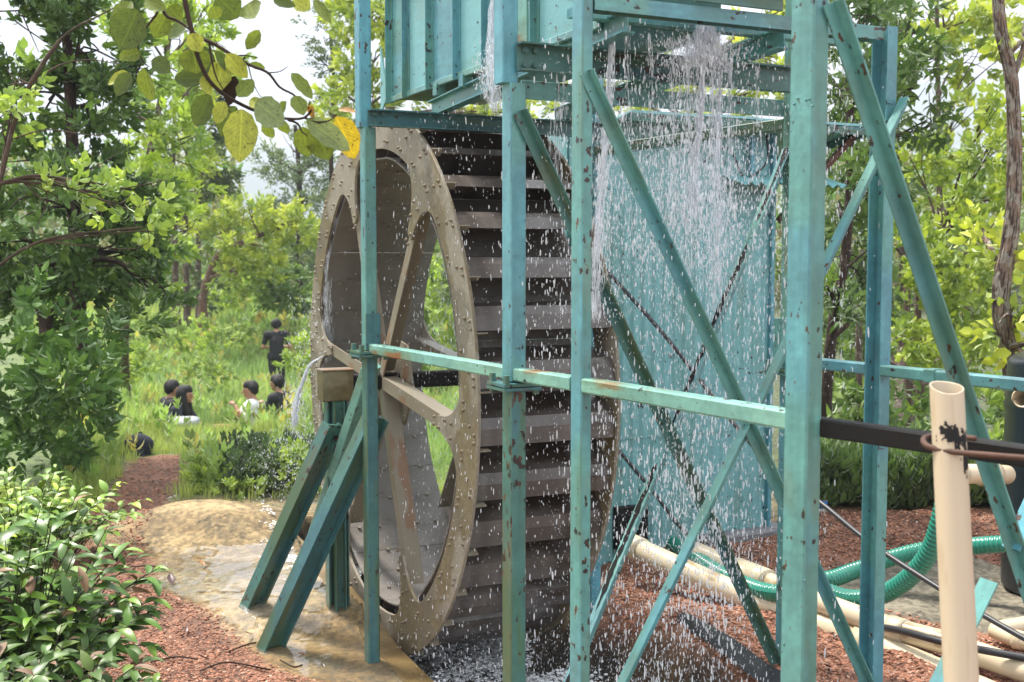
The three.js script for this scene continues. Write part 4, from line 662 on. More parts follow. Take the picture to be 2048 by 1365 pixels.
[[300, 650, 24, [[290, 640, 40], [330, 655, 32], [260, 660, 34]], 'low bush at the left foot of the meadow under the bright tree'], [405, 700, 26, [[400, 665, 30], [425, 690, 24], [385, 690, 26]], 'small leafy bush in the meadow below the leaning tree'], [480, 690, 25, [[475, 665, 24], [500, 680, 20], [455, 680, 22]], 'small pale bush in the meadow left of the standing person'], [250, 740, 18, [[240, 715, 42], [285, 735, 34], [215, 740, 36]], 'spreading weedy bush left of the seated couple'], [400, 770, 20, [[385, 745, 26], [415, 735, 24], [440, 750, 22]], 'weedy bush between the seated couple and the man in white'], [590, 730, 23, [[600, 700, 26], [580, 725, 20], [620, 725, 24]], 'leafy bush right of the standing person']].forEach(([u, v, d, bl, lab], i) => tree({ seed: 90 + i, name: 'bush', cat: 'bush', label: lab, d, base: P(u, v + 30, d), kind: 'broad', leaf: 0.1, color: i % 2 ? LIME : new THREE.Color(0.24, 0.34, 0.07), depth: 0.8, dens: 0.55, young: 0.3, blobs: bl }));
// right of the picture
tree({ seed: 31, label: 'dark drooping-leaved tree close behind the right-hand post', d: 10.5, base: onY(1652, 1040, 0.0), trunk: [[1650, 900], [1655, 760], [1668, 640], [1690, 520], [1700, 380], [1700, 150]], tr: 0.075, bark: M.barkDark, kind: 'droop', leaf: 0.13, color: new THREE.Color(0.08, 0.15, 0.024), droop: 0.5, depth: 2, dens: 0.75, vary: 0.6,
  blobs: [[1690, 60, 80], [1750, 30, 70], [1690, 190, 80], [1760, 170, 70], [1820, 60, 60], [1830, 190, 42], [1700, 320, 75], [1680, 430, 75], [1750, 400, 60], [1700, 530, 75], [1660, 590, 55], [1740, 590, 42], [1870, 110, 40], [1860, 250, 34]] });
tree({ seed: 32, label: 'slim straight grey trunk with sparse leaves right of the frame', d: 18, base: onY(1885, 900, -0.2), trunk: [[1882, 620], [1880, 420], [1878, 260], [1876, 140], [1874, 0]], tr: 0.075, kind: 'round', leaf: 0.15, color: YEL, depth: 2, dens: 0.5, young: 0.3, blobs: [[1900, 50, 70], [1950, 120, 55], [1930, 230, 40], [1860, 40, 50], [1980, 50, 60], [1900, 310, 40]],
  twigs: [[[[1890, 240], [1920, 190], [1960, 150], [2010, 110]], 0.02], [[[1882, 260], [1905, 200], [1925, 160], [1960, 100]], 0.022], [[[1862, 360], [1862, 240], [1858, 180]], 0.02]] });
tree({ seed: 33, label: 'pale lichen-spotted trunk near the right edge', d: 7.4, base: onY(2050, 1080, 0.0), trunk: [[2040, 880], [2022, 720], [2003, 640], [2006, 560], [2022, 470], [2030, 300], [2022, 150], [2002, 60], [1995, -40]], tr: 0.08, bark: M.barkTan, kind: 'round', leaf: 0.10, color: YEL, depth: 1.2, dens: 0.35, young: 0.3, blobs: [[2020, 640, 36, -0.1], [2040, 520, 40, 0.1], [1970, 470, 40, 0.5], [2060, 700, 50, -0.2], [2060, 60, 60]],
  twigs: [[[[2012, 110], [2035, 90], [2060, 70]], 0.03]] });
tree({ seed: 34, label: 'yellow-green broad-leaved tree filling the right background', d: 14, base: onY(1900, 1010, -0.3), trunk: [[1905, 860], [1900, 700], [1890, 560], [1880, 420]], tr: 0.07, kind: 'round', leaf: 0.115, color: new THREE.Color(0.26, 0.36, 0.04), depth: 3, dens: 0.8, young: 0.25, vary: 0.6,
  blobs: [[1830, 330, 55], [1870, 420, 70], [1950, 440, 60], [1830, 500, 65], [1920, 520, 70], [1980, 540, 60], [1850, 600, 70], [1940, 620, 70], [1820, 690, 60], [1900, 700, 65], [1980, 690, 55], [2020, 380, 50], [1980, 310, 45], [2030, 240, 45], [1990, 200, 30]] });
tree({ seed: 35, label: 'green tree behind the right-hand end of the frame', d: 20, base: onY(1800, 900, -0.5), trunk: [[1800, 700], [1805, 500], [1795, 300], [1790, 60]], tr: 0.1, kind: 'broad', leaf: 0.17, color: MID, depth: 3, dens: 0.8, young: 0.25,
  blobs: [[1780, 480, 60], [1770, 590, 60], [1760, 690, 60], [1840, 780, 60], [1700, 700, 55], [1780, 330, 50], [1760, 240, 45], [1900, 780, 60], [1980, 790, 60], [2040, 800, 50], [1700, 780, 60], [1640, 640, 60], [1600, 540, 50]] });
tree({ seed: 36, name: 'bush', cat: 'bush', label: 'dark undergrowth bush between the right-hand posts', d: 10.2, base: onY(1760, 1060, -0.1), kind: 'droop', leaf: 0.13, color: new THREE.Color(0.13, 0.22, 0.035), droop: 0.2, depth: 1.6, dens: 0.75,
  blobs: [[1690, 820, 70], [1760, 860, 70], [1680, 920, 60], [1740, 960, 60], [1820, 920, 60], [1830, 840, 60], [1800, 1000, 50], [1700, 1010, 45], [1880, 1000, 45], [1860, 900, 50]] });
tree({ seed: 37, name: 'bush', cat: 'bush', label: 'light green weedy bush between the cream upright pipe and the barrel', d: 8.6, base: onY(1970, 1085, 0.1), kind: 'broad', leaf: 0.09, color: LIME, depth: 1.2, dens: 0.7, young: 0.2, blobs: [[1960, 830, 60], [2000, 880, 45], [1950, 920, 45], [1990, 970, 40], [1960, 1010, 45], [1985, 1060, 30], [1920, 1030, 30]] });
tree({ seed: 38, label: 'sunlit yellow-green tree behind the shed roof', d: 19, base: onY(1400, 900, 0), trunk: [[1400, 600], [1405, 400], [1400, 200], [1420, 60]], tr: 0.1, kind: 'broad', leaf: 0.16, color: YEL, depth: 2.5, dens: 0.6, young: 0.25,
  blobs: [[1260, 190, 42], [1320, 215, 50], [1390, 180, 52], [1450, 215, 50], [1520, 180, 50], [1470, 90, 45], [1530, 60, 55], [1560, 130, 45], [1290, 130, 40], [1130, 200, 45], [1130, 330, 40], [1580, 20, 50]] });
tree({ seed: 39, label: 'distant grey-green tree beyond the shed', d: 40, base: onY(1180, 700, 0), trunk: [[1180, 400], [1185, 200], [1180, 60]], tr: 0.15, kind: 'fine', leaf: 0.2, color: GREY, depth: 2, dens: 0.6, blobs: [[1150, 120, 40], [1200, 180, 45], [1180, 260, 45], [1220, 90, 35], [1230, 330, 40]] });
// thin trunks deep in the wood on the right
for (const [u, v1, d, lab] of [[1816, 640, 15, 'thin grey trunk in the wood, left one of a close pair'], [1838, 660, 15.5, 'thin grey trunk in the wood, right one of a close pair'], [1720, 700, 17, 'thin trunk in the wood left of the far post']]) {
  const b = onY(u, 900, -0.4); b.copy(P(u, 930, d)); seed(u); const g = thing('tree', lab, 'tree', b.clone()); part('trunk', rel(tube([b, P(u + 3, 800, d), P(u - 2, v1, d), P(u + 4, v1 - 200, d)], (s) => 0.07 * (1 - 0.5 * s), 8, 24, 0.25), g), M.bark, g);
}

// meadow: grass in tufts and broad weeds, nobody could count them
{
  seed(77); const tuft = (sd, n, spread, w) => { seed(sd); const gs = []; for (let i = 0; i < n; i++) gs.push(leafGeo(w, R(0.15, 0.7), 0.1, 3, 0.7).scale(...(s => [s, s, s])(R(0.6, 1.1))).applyQuaternion(qt(UP, R(0, 6.28)).multiply(qt(AX, R(0.05, 0.55)))).translate(R(-spread, spread), 0, R(-spread, spread))); return mergeGeometries(gs); };
  const T = [tuft(5, 16, 0.35, 0.05), tuft(6, 14, 0.3, 0.06)], lists = [[], []], weeds = [];
  const put = (u, d, h) => { if (u > 290 && u < 620 && d > 10.3 && d < 17.6) h *= d > 12.5 ? 0.42 : 0.6; const p = P(u, 700, d), x = p.x, z = p.z; if (rnd() > grassy(x, z) + (0)) return; const n = fbm(x * 0.6, z * 0.6, 81, 3), y = height(x, z) - 0.02, k = 0.75 + 0.5 * rnd(), yel = sstep(0.45, 0.65, n);
    lists[rnd() < 0.5 ? 0 : 1].push({ p: V(x, y, z), q: qt(UP, R(0, 6.28)).multiply(qt(AX, R(-0.25, 0.25))), s: h * R(0.6, 1.2) * (0.45 + 1.2 * fbm(x * 1.4, z * 1.4, 83, 3)), c: new THREE.Color(lerp(0.28, 0.42, yel) * k, lerp(0.42, 0.50, yel) * k, 0.11 * k) }); };
  for (let i = 0; i < 9000; i++) { const d = Math.sqrt(lerp(8.2 * 8.2, 20 * 20, rnd())); put(R(120, 960), d, d < 10.5 ? 0.13 : d < 12 ? 0.2 : 0.30); }
  for (let i = 0; i < 9000; i++) put(R(60, 1000), Math.sqrt(lerp(20 * 20, 46 * 46, rnd())), 0.5);
  for (let i = 0; i < 900; i++) put(R(-80, 260), R(5.6, 9), 0.16);
  T.forEach((g, i) => tag(scatter(numbered('grass'), g, M.leafThin, lists[i], scene), i ? 'broad bright green grass blades of the meadow' : 'fine bright green grass blades of the meadow', 'grass'));
  for (let i = 0; i < 8500; i++) { const d = Math.sqrt(lerp(8.6 * 8.6, 42 * 42, rnd())), p = P(R(100, 960), 700, d); if (rnd() > grassy(p.x, p.z) || fbm(p.x * 0.5, p.z * 0.5, 91, 3) < 0.46 || (d > 10.3 && d < 17.4 && p.x / d > -0.32 && p.x / d < -0.18 && rnd() < 0.5)) continue; const k = R(0.7, 1.4), y = rnd() < 0.2 ? 1.6 : 1; weeds.push({ p: V(p.x, height(p.x, p.z) + R(0, 0.012) * d * rnd() * 2, p.z), q: qt(UP, R(0, 6.28)).multiply(qt(AX, R(-0.4, 0.4))), s: (0.07 + 0.0045 * d) * R(0.7, 1.3), c: new THREE.Color(0.26 * k * y, 0.38 * k, 0.08 * k) }); }
  for (let i = 0; i < 500; i++) { const p = P(R(440, 640), 700, R(8.6, 10.2)); if (grassy(p.x, p.z) > 0.4) { const k = R(0.6, 1.2); weeds.push({ p: V(p.x, height(p.x, p.z) + R(0, 0.25), p.z), q: qt(UP, R(0, 6.28)).multiply(qt(AX, R(-0.5, 0.5))), s: 0.075 * R(0.7, 1.3), c: new THREE.Color(0.06 * k, 0.115 * k, 0.025 * k) }); } }
  tag(scatter('weeds', SPRAYS.broad[0], M.leafThin, weeds, scene), 'leafy weeds growing through the meadow grass', 'weeds');
  const fl = []; for (let i = 0; i < 3500; i++) { const p = P(R(1620, 2060), 700, lerp(7.75, 11, Math.pow(rnd(), 1.5))); const k = R(0.5, 1.3); fl.push({ p: V(p.x, height(p.x, p.z) + R(0, 0.3), p.z), q: qt(UP, R(0, 6.28)).multiply(qt(AX, R(-0.5, 0.5))), s: 0.08 * R(0.7, 1.4), c: new THREE.Color(0.13 * k, 0.22 * k, 0.04 * k) }); }
  tag(scatter('undergrowth', SPRAYS.broad[1], M.leafThin, fl, scene), 'leafy undergrowth on the forest floor behind the soil mound', 'undergrowth');
  const far = []; for (let i = 0; i < 9000; i++) { const d = R(46, 75), p = P(R(-100, 2150), 600, d); far.push({ p: V(p.x, flat(p.x, p.z) + Math.pow(rnd(), 1.3) * (p.x < 0 && p.x > -0.235 * d ? 3.0 : 6.5), p.z), q: qt(UP, R(0, 6.28)).multiply(qt(AX, R(-0.7, 0.7))), s: R(0.3, 0.5), c: new THREE.Color(0.2 * R(0.6, 1.4), 0.28 * R(0.7, 1.2), 0.06) }); }
  tag(scatter('far_wood', SPRAYS.broad[2], M.leafThin, far, scene), 'distant pale green scrub and wood closing the meadow', 'wood');
}

// overhanging branch with large leaves, each leaf a part
{
  const d0 = 3.35, Z = (x, y, dd = 0) => P(150 + x / 3.15, y / 3.15, d0 + dd), g = thing('overhanging_branch', 'overhanging branch with large round yellow-green leaves at top left', 'branch', Z(690, -60));
  const br = (pts, r) => part('twig', rel(tube(pts.map((q) => Z(...q)), (s) => r * (1 - 0.6 * s), 7, 40, 0.25), g), M.barkDark, g);
  br([[660, -160], [690, 0], [715, 120], [740, 220], [770, 350], [840, 500], [930, 590], [1050, 660], [1140, 700], [1300, 745], [1450, 740], [1490, 690]], 0.0085);
  br([[735, 200], [800, 245], [870, 275], [1000, 355], [1100, 410], [1215, 460], [1290, 550], [1380, 600], [1460, 690], [1480, 640]], 0.006);
  br([[520, -120], [520, 0], [525, 60], [430, 200], [395, 300], [430, 390], [455, 415]], 0.005); br([[525, 0], [575, 100], [640, 130], [700, 170], [740, 210]], 0.006);
  br([[845, 270], [860, 380], [890, 490], [930, 560]], 0.004); br([[1340, 755], [1400, 780], [1430, 830], [1465, 860]], 0.004); br([[1000, 355], [1070, 350], [1150, 365]], 0.003); br([[1070, 360], [1010, 440]], 0.003); br([[1215, 460], [1290, 450], [1340, 420]], 0.0022); br([[1450, 745], [1530, 770], [1600, 760], [1650, 720]], 0.0035); br([[1090, 410], [1120, 520], [1170, 610], [1210, 640]], 0.002); br([[960, 640], [965, 690], [980, 710]], 0.003); br([[410, 410], [380, 470]], 0.003);
  const cols = { m: [0.24, 0.32, 0.035], d: [0.12, 0.18, 0.025], y: [0.55, 0.6, 0.07], yellow: [0.8, 0.58, 0.02], p: [0.32, 0.42, 0.16], o: [0.5, 0.24, 0.02], b: [0.035, 0.015, 0.012] };
  const L = [[390, 60, 290, 310, 190, 'd'], [355, 10, 240, 160, 130, 'm'], [570, 90, 500, 240, 110, 'm'], [705, 150, 590, 240, 90, 'p'], [590, 40, 660, 130, 110, 'm'], [440, 0, 560, 50, 80, 'm'], [410, 330, 280, 360, 80, 'm'], [490, 370, 600, 460, 90, 'd'], [430, 430, 480, 640, 105, 'm'], [350, 460, 250, 600, 90, 'd'], [330, 455, 205, 530, 70, 'y'], [740, 300, 770, 465, 170, 'm'], [790, 300, 880, 470, 95, 'd'], [880, 330, 1005, 470, 75, 'd'], [950, 340, 1085, 490, 90, 'y'], [830, 485, 630, 500, 110, 'd'], [845, 595, 770, 790, 125, 'd'], [940, 640, 890, 780, 80, 'y'], [1010, 670, 920, 860, 125, 'd'], [1050, 690, 1035, 1022, 170, 'y'], [1075, 710, 1110, 930, 140, 'm'], [1140, 640, 1330, 790, 150, 'p'], [1025, 610, 1120, 510, 85, 'm'], [1005, 480, 960, 660, 85, 'b'], [1365, 460, 1490, 630, 80, 'm'], [1380, 605, 1440, 730, 85, 'm'], [1500, 670, 1480, 740, 70, 'o'], [1660, 690, 1760, 690, 42, 'o'], [1645, 735, 1770, 1000, 150, 'yellow'], [1460, 750, 1725, 950, 120, 'p'], [1430, 800, 1470, 980, 120, 'm'], [1500, 810, 1600, 1005, 150, 'm'], [1160, 190, 1080, 310, 70, 'm'], [1100, 400, 1195, 430, 40, 'm'], [890, -30, 1030, 110, 160, 'd'], [860, 40, 900, 125, 80, 'm'], [1090, 20, 1140, 125, 130, 'm'], [1370, 0, 1480, 60, 110, 'y'], [1250, 0, 1380, 30, 60, 'd'], [1505, 0, 1610, 140, 60, 'm'], [710, 220, 800, 320, 95, 'y'], [930, 380, 890, 580, 120, 'y'], [1100, 630, 1200, 690, 70, 'y'], [1200, 770, 1240, 875, 80, 'm'], [1290, 740, 1340, 835, 90, 'm'], [630, 0, 560, -60, 120, 'd'], [1500, 760, 1640, 800, 70, 'y'], [800, 480, 850, 600, 60, 'y'], [1330, 640, 1270, 740, 60, 'm']];
  seed(9);
  const vein = tex(256, (x, y) => { const c = Math.abs(x - 0.5) * 2, mid = sstep(0.06, 0.02, c), s = Math.abs(((y - c * 0.28) * 11) % 1), lat = sstep(0.14, 0.05, Math.min(s, 1 - s)) * 0.55, n = fbm(x * 9, y * 9, 3, 4), spot = fbm(x * 22, y * 22, 8, 3) > 0.74 ? 0.45 : 1, v = (205 + 60 * (n - 0.5)) * spot; return [v + 45 * Math.max(mid, lat), v + 45 * Math.max(mid, lat), v + 20 * mid]; });
  const big = (w, curl, sd) => { const n = 9, m = 6, pos = [], uv = [], idx = []; for (let i = 0; i <= n; i++) { const s = i / n, half = w * 0.5 * Math.pow(Math.sin(Math.PI * Math.pow(clamp(s, 0.004, 0.996), 0.88)), 0.62) * (1 + 0.06 * Math.sin(i * 2.1 + sd)); for (let k = -m; k <= m; k++) { const q = k / m; pos.push(q * half, s, -curl * s * s * 0.5 + 0.25 * half * q * q + 0.012 * Math.sin(s * 22 + Math.abs(q) * 5) * Math.abs(q)); uv.push(0.5 + q * 0.5, s); } } const W = 2 * m + 1; for (let i = 0; i < n; i++) for (let k = 0; k < 2 * m; k++) { const a = i * W + k; idx.push(a, a + 1, a + W, a + 1, a + W + 1, a + W); } const q = new THREE.BufferGeometry(); q.setAttribute('position', new THREE.Float32BufferAttribute(pos, 3)); q.setAttribute('uv', new THREE.Float32BufferAttribute(uv, 2)); q.setIndex(idx); q.computeVertexNormals(); return q; };
  const mats = {}; for (const k in cols) mats[k] = phys({ color: new THREE.Color(...cols[k]), map: vein, roughness: 0.9, transmission: k === 'b' ? 0 : 0.5, thickness: 0, side: THREE.DoubleSide });
  const stalks = [];
  L.forEach(([x0, y0, x1, y1, w, c], i) => {
    const dd = R(-0.1, 0.1), a = Z(x0, y0, dd), b = Z(x1, y1, dd + R(-0.05, 0.05)), len = a.distanceTo(b), ww = w / 3.15 * d0 / FPX / len;
    const m = part('leaf', big(ww * 1.2, R(-0.25, 0.3), i), mats[c], g, { yellow: 'bright yellow leaf at the tip of the branch', b: 'withered dark brown curled leaf' }[c]); const y = b.clone().sub(a).normalize(), face = V(R(-0.5, 0.5), R(-0.1, 0.6), 1).normalize(), x = y.clone().cross(face).normalize(), z = x.clone().cross(y);
    m.matrixAutoUpdate = true; m.quaternion.setFromRotationMatrix(new THREE.Matrix4().makeBasis(x, y, z)); m.scale.setScalar(len); m.position.copy(a).sub(g.position);
  });
}

// ---------------------------------------------------------------- people
function sdfMesh(prims, k, cell) {
  const lo = V(1e9, 1e9, 1e9), hi = V(-1e9, -1e9, -1e9);
  for (const p of prims) for (const [q, r] of [[p[0], p[2]], [p[1], p[3]]]) { lo.min(V(q[0] - r - 0.04, q[1] - r - 0.04, q[2] - r - 0.04)); hi.max(V(q[0] + r + 0.04, q[1] + r + 0.04, q[2] + r + 0.04)); }
  const c = lo.clone().add(hi).multiplyScalar(0.5), half = Math.max(hi.x - lo.x, hi.y - lo.y, hi.z - lo.z) / 2, n = Math.ceil(2 * half / cell);
  const mc = new MarchingCubes(n, undefined, false, false, 90000); mc.isolation = 0; mc.reset();
  const sx = (i) => (i - n / 2) / (n / 2) * half;
  for (let z = 0; z < n; z++) { const pz = c.z + sx(z); for (let y = 0; y < n; y++) { const py = c.y + sx(y); for (let x = 0; x < n; x++) { const pxx = c.x + sx(x); let d = 1;
    if (pxx < lo.x || pxx > hi.x || py < lo.y || py > hi.y || pz < lo.z || pz > hi.z) { mc.field[x + y * n + z * n * n] = -1; continue; }
    for (const [a, b, ra, rb] of prims) { const bx = b[0] - a[0], by = b[1] - a[1], bz = b[2] - a[2], ax = pxx - a[0], ay = py - a[1], az = pz - a[2], l = bx * bx + by * by + bz * bz, t = l > 0 ? clamp((ax * bx + ay * by + az * bz) / l, 0, 1) : 0, q = Math.hypot(ax - bx * t, ay - by * t, az - bz * t) - lerp(ra, rb, t); const h = clamp(0.5 + 0.5 * (d - q) / k, 0, 1); d = lerp(d, q, h) - k * h * (1 - h); }
    mc.field[x + y * n + z * n * n] = -d; } } }
  mc.update();
  const g = new THREE.BufferGeometry(), P0 = mc.positionArray.slice(0, mc.count * 3), N0 = mc.normalArray.slice(0, mc.count * 3);
  for (let i = 0; i < mc.count; i++) { P0[i * 3] = P0[i * 3] * half + c.x; P0[i * 3 + 1] = P0[i * 3 + 1] * half + c.y; P0[i * 3 + 2] = P0[i * 3 + 2] * half + c.z; }
  g.setAttribute('position', new THREE.BufferAttribute(P0, 3)); g.setAttribute('normal', new THREE.BufferAttribute(N0, 3)); g.setAttribute('uv', new THREE.BufferAttribute(new Float32Array(mc.count * 2), 2)); return g;
}
M.skin = phys({ color: new THREE.Color(0.36, 0.19, 0.12), roughness: 0.5 });
M.hair = std({ color: new THREE.Color(0.006, 0.005, 0.005), roughness: 0.75 });
const cloth = (r, g, b) => phys({ color: new THREE.Color(r, g, b), roughness: 0.85, sheen: 0.3, sheenRoughness: 0.6, bumpMap: grainBump, bumpScale: 0.003 });
M.black = cloth(0.016, 0.016, 0.02); M.white = cloth(0.72, 0.73, 0.75); M.brown = cloth(0.30, 0.16, 0.07); M.darkBlue = cloth(0.02, 0.022, 0.035);
const along = (a, b, t) => [lerp(a[0], b[0], t), lerp(a[1], b[1], t), lerp(a[2], b[2], t)];
// joints: x to the person's left, y up, z forwards
function person(label, pos, turn, j, o) {
  const g = thing('person', label, 'person', pos); g.rotation.y = turn;
  const neck = j.neck, head = j.head, fwd = j.face ?? [0, 0, 1];
  const H = (a, b, c) => { const f = V(...fwd).normalize(), r = V(0, 1, 0).cross(f).normalize(), u = f.clone().cross(r); return [head[0] + r.x * a + u.x * b + f.x * c, head[1] + r.y * a + u.y * b + f.y * c, head[2] + r.z * a + u.z * b + f.z * c]; };
  const body = [[j.hip, j.chest, 0.125, 0.135], [j.chest, along(j.chest, neck, 0.7), 0.13, 0.09], [neck, head, 0.055, 0.055], [j.sl, j.sr, 0.065, 0.065]];
  for (const s of ['l', 'r']) { body.push([j['s' + s], j['e' + s], 0.05, 0.038], [j['e' + s], j['w' + s], 0.038, 0.026], [j['h' + s], j['k' + s], 0.082, 0.055], [j['k' + s], j['a' + s], 0.054, 0.036], [j['a' + s], j['t' + s], 0.038, 0.03]); }
  body.push([H(0, 0.03, -0.02), H(0, 0.02, 0.02), 0.095, 0.085], [H(0, -0.05, 0.03), H(0, -0.075, 0.055), 0.062, 0.04]);
  const geos = [sdfMesh(body, 0.035, 0.022)];
  // face: nose, ears, mouth; hands: palm, four fingers, thumb
  geos.push(sdfMesh([[H(0, -0.005, 0.1), H(0, -0.035, 0.118), 0.011, 0.016], [H(0.082, 0, 0), H(0.086, -0.03, 0), 0.02, 0.013], [H(-0.082, 0, 0), H(-0.086, -0.03, 0), 0.02, 0.013], [H(-0.02, -0.072, 0.09), H(0.02, -0.072, 0.09), 0.008, 0.008]], 0.006, 0.008));
  for (const s of ['l', 'r']) {
    const w = V(...j['w' + s]), e = V(...j['e' + s]), dir = w.clone().sub(e).normalize(), sd = V(0, 1, 0).cross(dir).normalize(), cu = dir.clone().cross(sd).multiplyScalar(-1), hp = [], at = (a, b, c) => w.clone().addScaledVector(dir, a).addScaledVector(sd, b).addScaledVector(cu, c).toArray();
    hp.push([at(0, 0, 0), at(0.075, 0, 0), 0.026, 0.022], [at(0.06, -0.022, 0), at(0.075, 0.022, 0), 0.016, 0.016]);
    [[-0.03, 0.062], [-0.01, 0.074], [0.01, 0.07], [0.03, 0.055]].forEach(([b, l]) => { hp.push([at(0.085, b, 0), at(0.085 + l * 0.55, b * 1.1, 0.008), 0.0095, 0.009], [at(0.085 + l * 0.55, b * 1.1, 0.008), at(0.085 + l * 0.85, b * 1.1, 0.034), 0.009, 0.008]); });
    const ts = s === 'l' ? -1 : 1; hp.push([at(0.025, ts * 0.022, 0), at(0.06, ts * 0.05, 0.015), 0.014, 0.011], [at(0.06, ts * 0.05, 0.015), at(0.09, ts * 0.05, 0.03), 0.011, 0.009]);
    geos.push(sdfMesh(hp, 0.006, 0.007));
  }
  const bd = part('body', geos, M.skin, g);
  const eye = []; for (const s of [-1, 1]) eye.push(new THREE.SphereGeometry(0.012, 8, 6).translate(...H(s * 0.034, 0.01, 0.092))); part('eyes', eye, std({ color: new THREE.Color(0.05, 0.04, 0.035), roughness: 0.2 }), g);
  const hair = [[H(0, 0.055, -0.025), H(0, 0.065, 0.02), 0.098, 0.085], [H(0.05, 0.03, -0.04), H(-0.05, 0.03, -0.04), 0.068, 0.068], [H(0, -0.02, -0.05), H(0, -0.03, -0.045), 0.066, 0.055]];
  if (o.long) hair.push([H(0, 0.02, -0.05), H(0.01, -0.2, -0.07), 0.085, 0.10], [H(0.01, -0.2, -0.07), H(0.02, -0.38, -0.03), 0.10, 0.06], [H(0.075, 0.02, 0.0), H(0.085, -0.28, 0.03), 0.04, 0.05], [H(-0.075, 0.02, 0.0), H(-0.08, -0.25, 0.03), 0.04, 0.05]);
  part('hair', sdfMesh(hair, 0.03, 0.016), M.hair, g);
  const sh = [[j.hip, j.chest, 0.15, 0.155], [j.chest, along(j.chest, neck, 0.62), 0.15, 0.1], [j.sl, j.sr, 0.082, 0.082]];
  for (const s of ['l', 'r']) sh.push([j['s' + s], along(j['s' + s], j['e' + s], o.sleeve ?? 0.62), 0.062, 0.06]);
  part('shirt', sdfMesh(sh, 0.03, 0.02), o.shirt, g);
  const tr = [[j.hl, j.hr, 0.115, 0.115], [along(j.hip, j.chest, -0.05), along(j.hip, j.chest, 0.2), 0.145, 0.14]];
  for (const s of ['l', 'r']) { if (o.shorts) tr.push([j['h' + s], along(j['h' + s], j['k' + s], 0.85), 0.1, 0.085]); else tr.push([j['h' + s], j['k' + s], 0.1, 0.075], [j['k' + s], along(j['k' + s], j['a' + s], 0.92), 0.074, 0.06]); }
  part('trousers', sdfMesh(tr, 0.03, 0.02), o.trousers, g);
  const so = []; for (const s of ['l', 'r']) so.push([j['a' + s], j['t' + s], 0.05, 0.042]); if (!o.barefoot) part('shoes', sdfMesh(so, 0.01, 0.016), M.black, g);
  return g;
}
{
  // standing, back to us, forearms raised in front
  const st = P(552, 640, 25), gy = flat(st.x, st.z);
  person('person in black T-shirt and trousers standing in the meadow, seen from behind', V(st.x, st.y - 1.72, st.z), Math.PI + 0.15, { hip: [0, 0.95, 0], chest: [0, 1.25, 0.0], neck: [0, 1.45, 0], head: [0, 1.6, 0.03], sl: [0.2, 1.4, 0], sr: [-0.2, 1.4, 0], el: [0.29, 1.12, 0.02], er: [-0.29, 1.12, 0.02], wl: [0.17, 1.1, 0.24], wr: [-0.17, 1.12, 0.24], hl: [0.09, 0.92, 0], hr: [-0.09, 0.92, 0], kl: [0.1, 0.5, 0.02], kr: [-0.1, 0.5, 0.02], al: [0.11, 0.09, 0], ar: [-0.11, 0.09, 0], tl: [0.13, 0.04, 0.15], tr: [-0.13, 0.04, 0.15] }, { shirt: M.black, trousers: M.black });
  const sit = (lean = 0.1, o = {}) => ({ hip: [0, 0.12, 0], chest: [0, 0.42, lean * 0.6], neck: [0, 0.6, lean], head: [0, 0.745, lean + 0.04], sl: [0.19, 0.54, lean * 0.8], sr: [-0.19, 0.54, lean * 0.8], el: [0.24, 0.3, lean + 0.12], er: [-0.24, 0.3, lean + 0.12], wl: [0.09, 0.5, lean + 0.25], wr: [-0.09, 0.47, lean + 0.25], hl: [0.1, 0.1, 0.03], hr: [-0.1, 0.1, 0.03], kl: [0.13, 0.2, 0.45], kr: [-0.13, 0.16, 0.45], al: [0.13, -0.17, 0.68], ar: [-0.13, -0.2, 0.66], tl: [0.14, -0.2, 0.82], tr: [-0.14, -0.24, 0.8], ...o });
  const at = (u, v, d, h) => P(u, v, d).setY(P(u, v, d).y - h);
  person('man in white T-shirt and brown shorts seated by the ditch, hands at his mouth', at(492, 781, 17, 0.745), -Math.PI / 2 + 0.15, sit(-0.1), { shirt: M.white, trousers: M.brown, shorts: true, barefoot: true });
  person('person in black shirt seated behind the man in white, bare knees drawn up', at(556, 768, 18, 0.745), -Math.PI / 2 - 0.35, sit(-0.02, { kl: [0.12, 0.42, 0.36], kr: [-0.12, 0.4, 0.38], al: [0.12, 0.02, 0.5], ar: [-0.12, 0.02, 0.52], tl: [0.13, -0.02, 0.64], tr: [-0.13, -0.02, 0.66], wl: [0.14, 0.36, 0.4], wr: [-0.14, 0.34, 0.4] }), { shirt: M.black, trousers: M.black, shorts: true });
  person('dark-haired man in black shirt seated beside the long-haired woman', at(331, 780, 17.2, 0.745), Math.PI / 2 + 0.6, sit(0.06), { shirt: M.black, trousers: M.darkBlue });
  person('woman with long dark hair in dark top leaning against the seated man', at(344, 790, 16.7, 0.745), Math.PI / 2 - 0.1, sit(0.16, { wl: [0.08, 0.32, 0.36], wr: [-0.1, 0.3, 0.38] }), { shirt: M.darkBlue, trousers: M.black, long: true });
  // backpack in the grass
  const b = P(272, 930, 11), bp = thing('backpack', 'dark navy backpack dropped in the grass beside the dirt path', 'backpack', b.clone()); bp.rotation.set(0, 0.4, -0.15); const bm = cloth(0.014, 0.018, 0.032);
  part('bag_body', sdfMesh([[[0, 0.06, 0], [0, 0.2, 0], 0.11, 0.1], [[-0.08, 0.05, 0], [0.08, 0.05, 0], 0.085, 0.085], [[-0.06, 0.2, 0], [0.06, 0.2, 0], 0.08, 0.08]], 0.04, 0.012), bm, bp);
  part('front_pocket', sdfMesh([[[-0.05, 0.05, 0.09], [0.05, 0.05, 0.09], 0.05, 0.05], [[0, 0.06, 0.09], [0, 0.11, 0.08], 0.06, 0.05]], 0.03, 0.01), bm, bp);
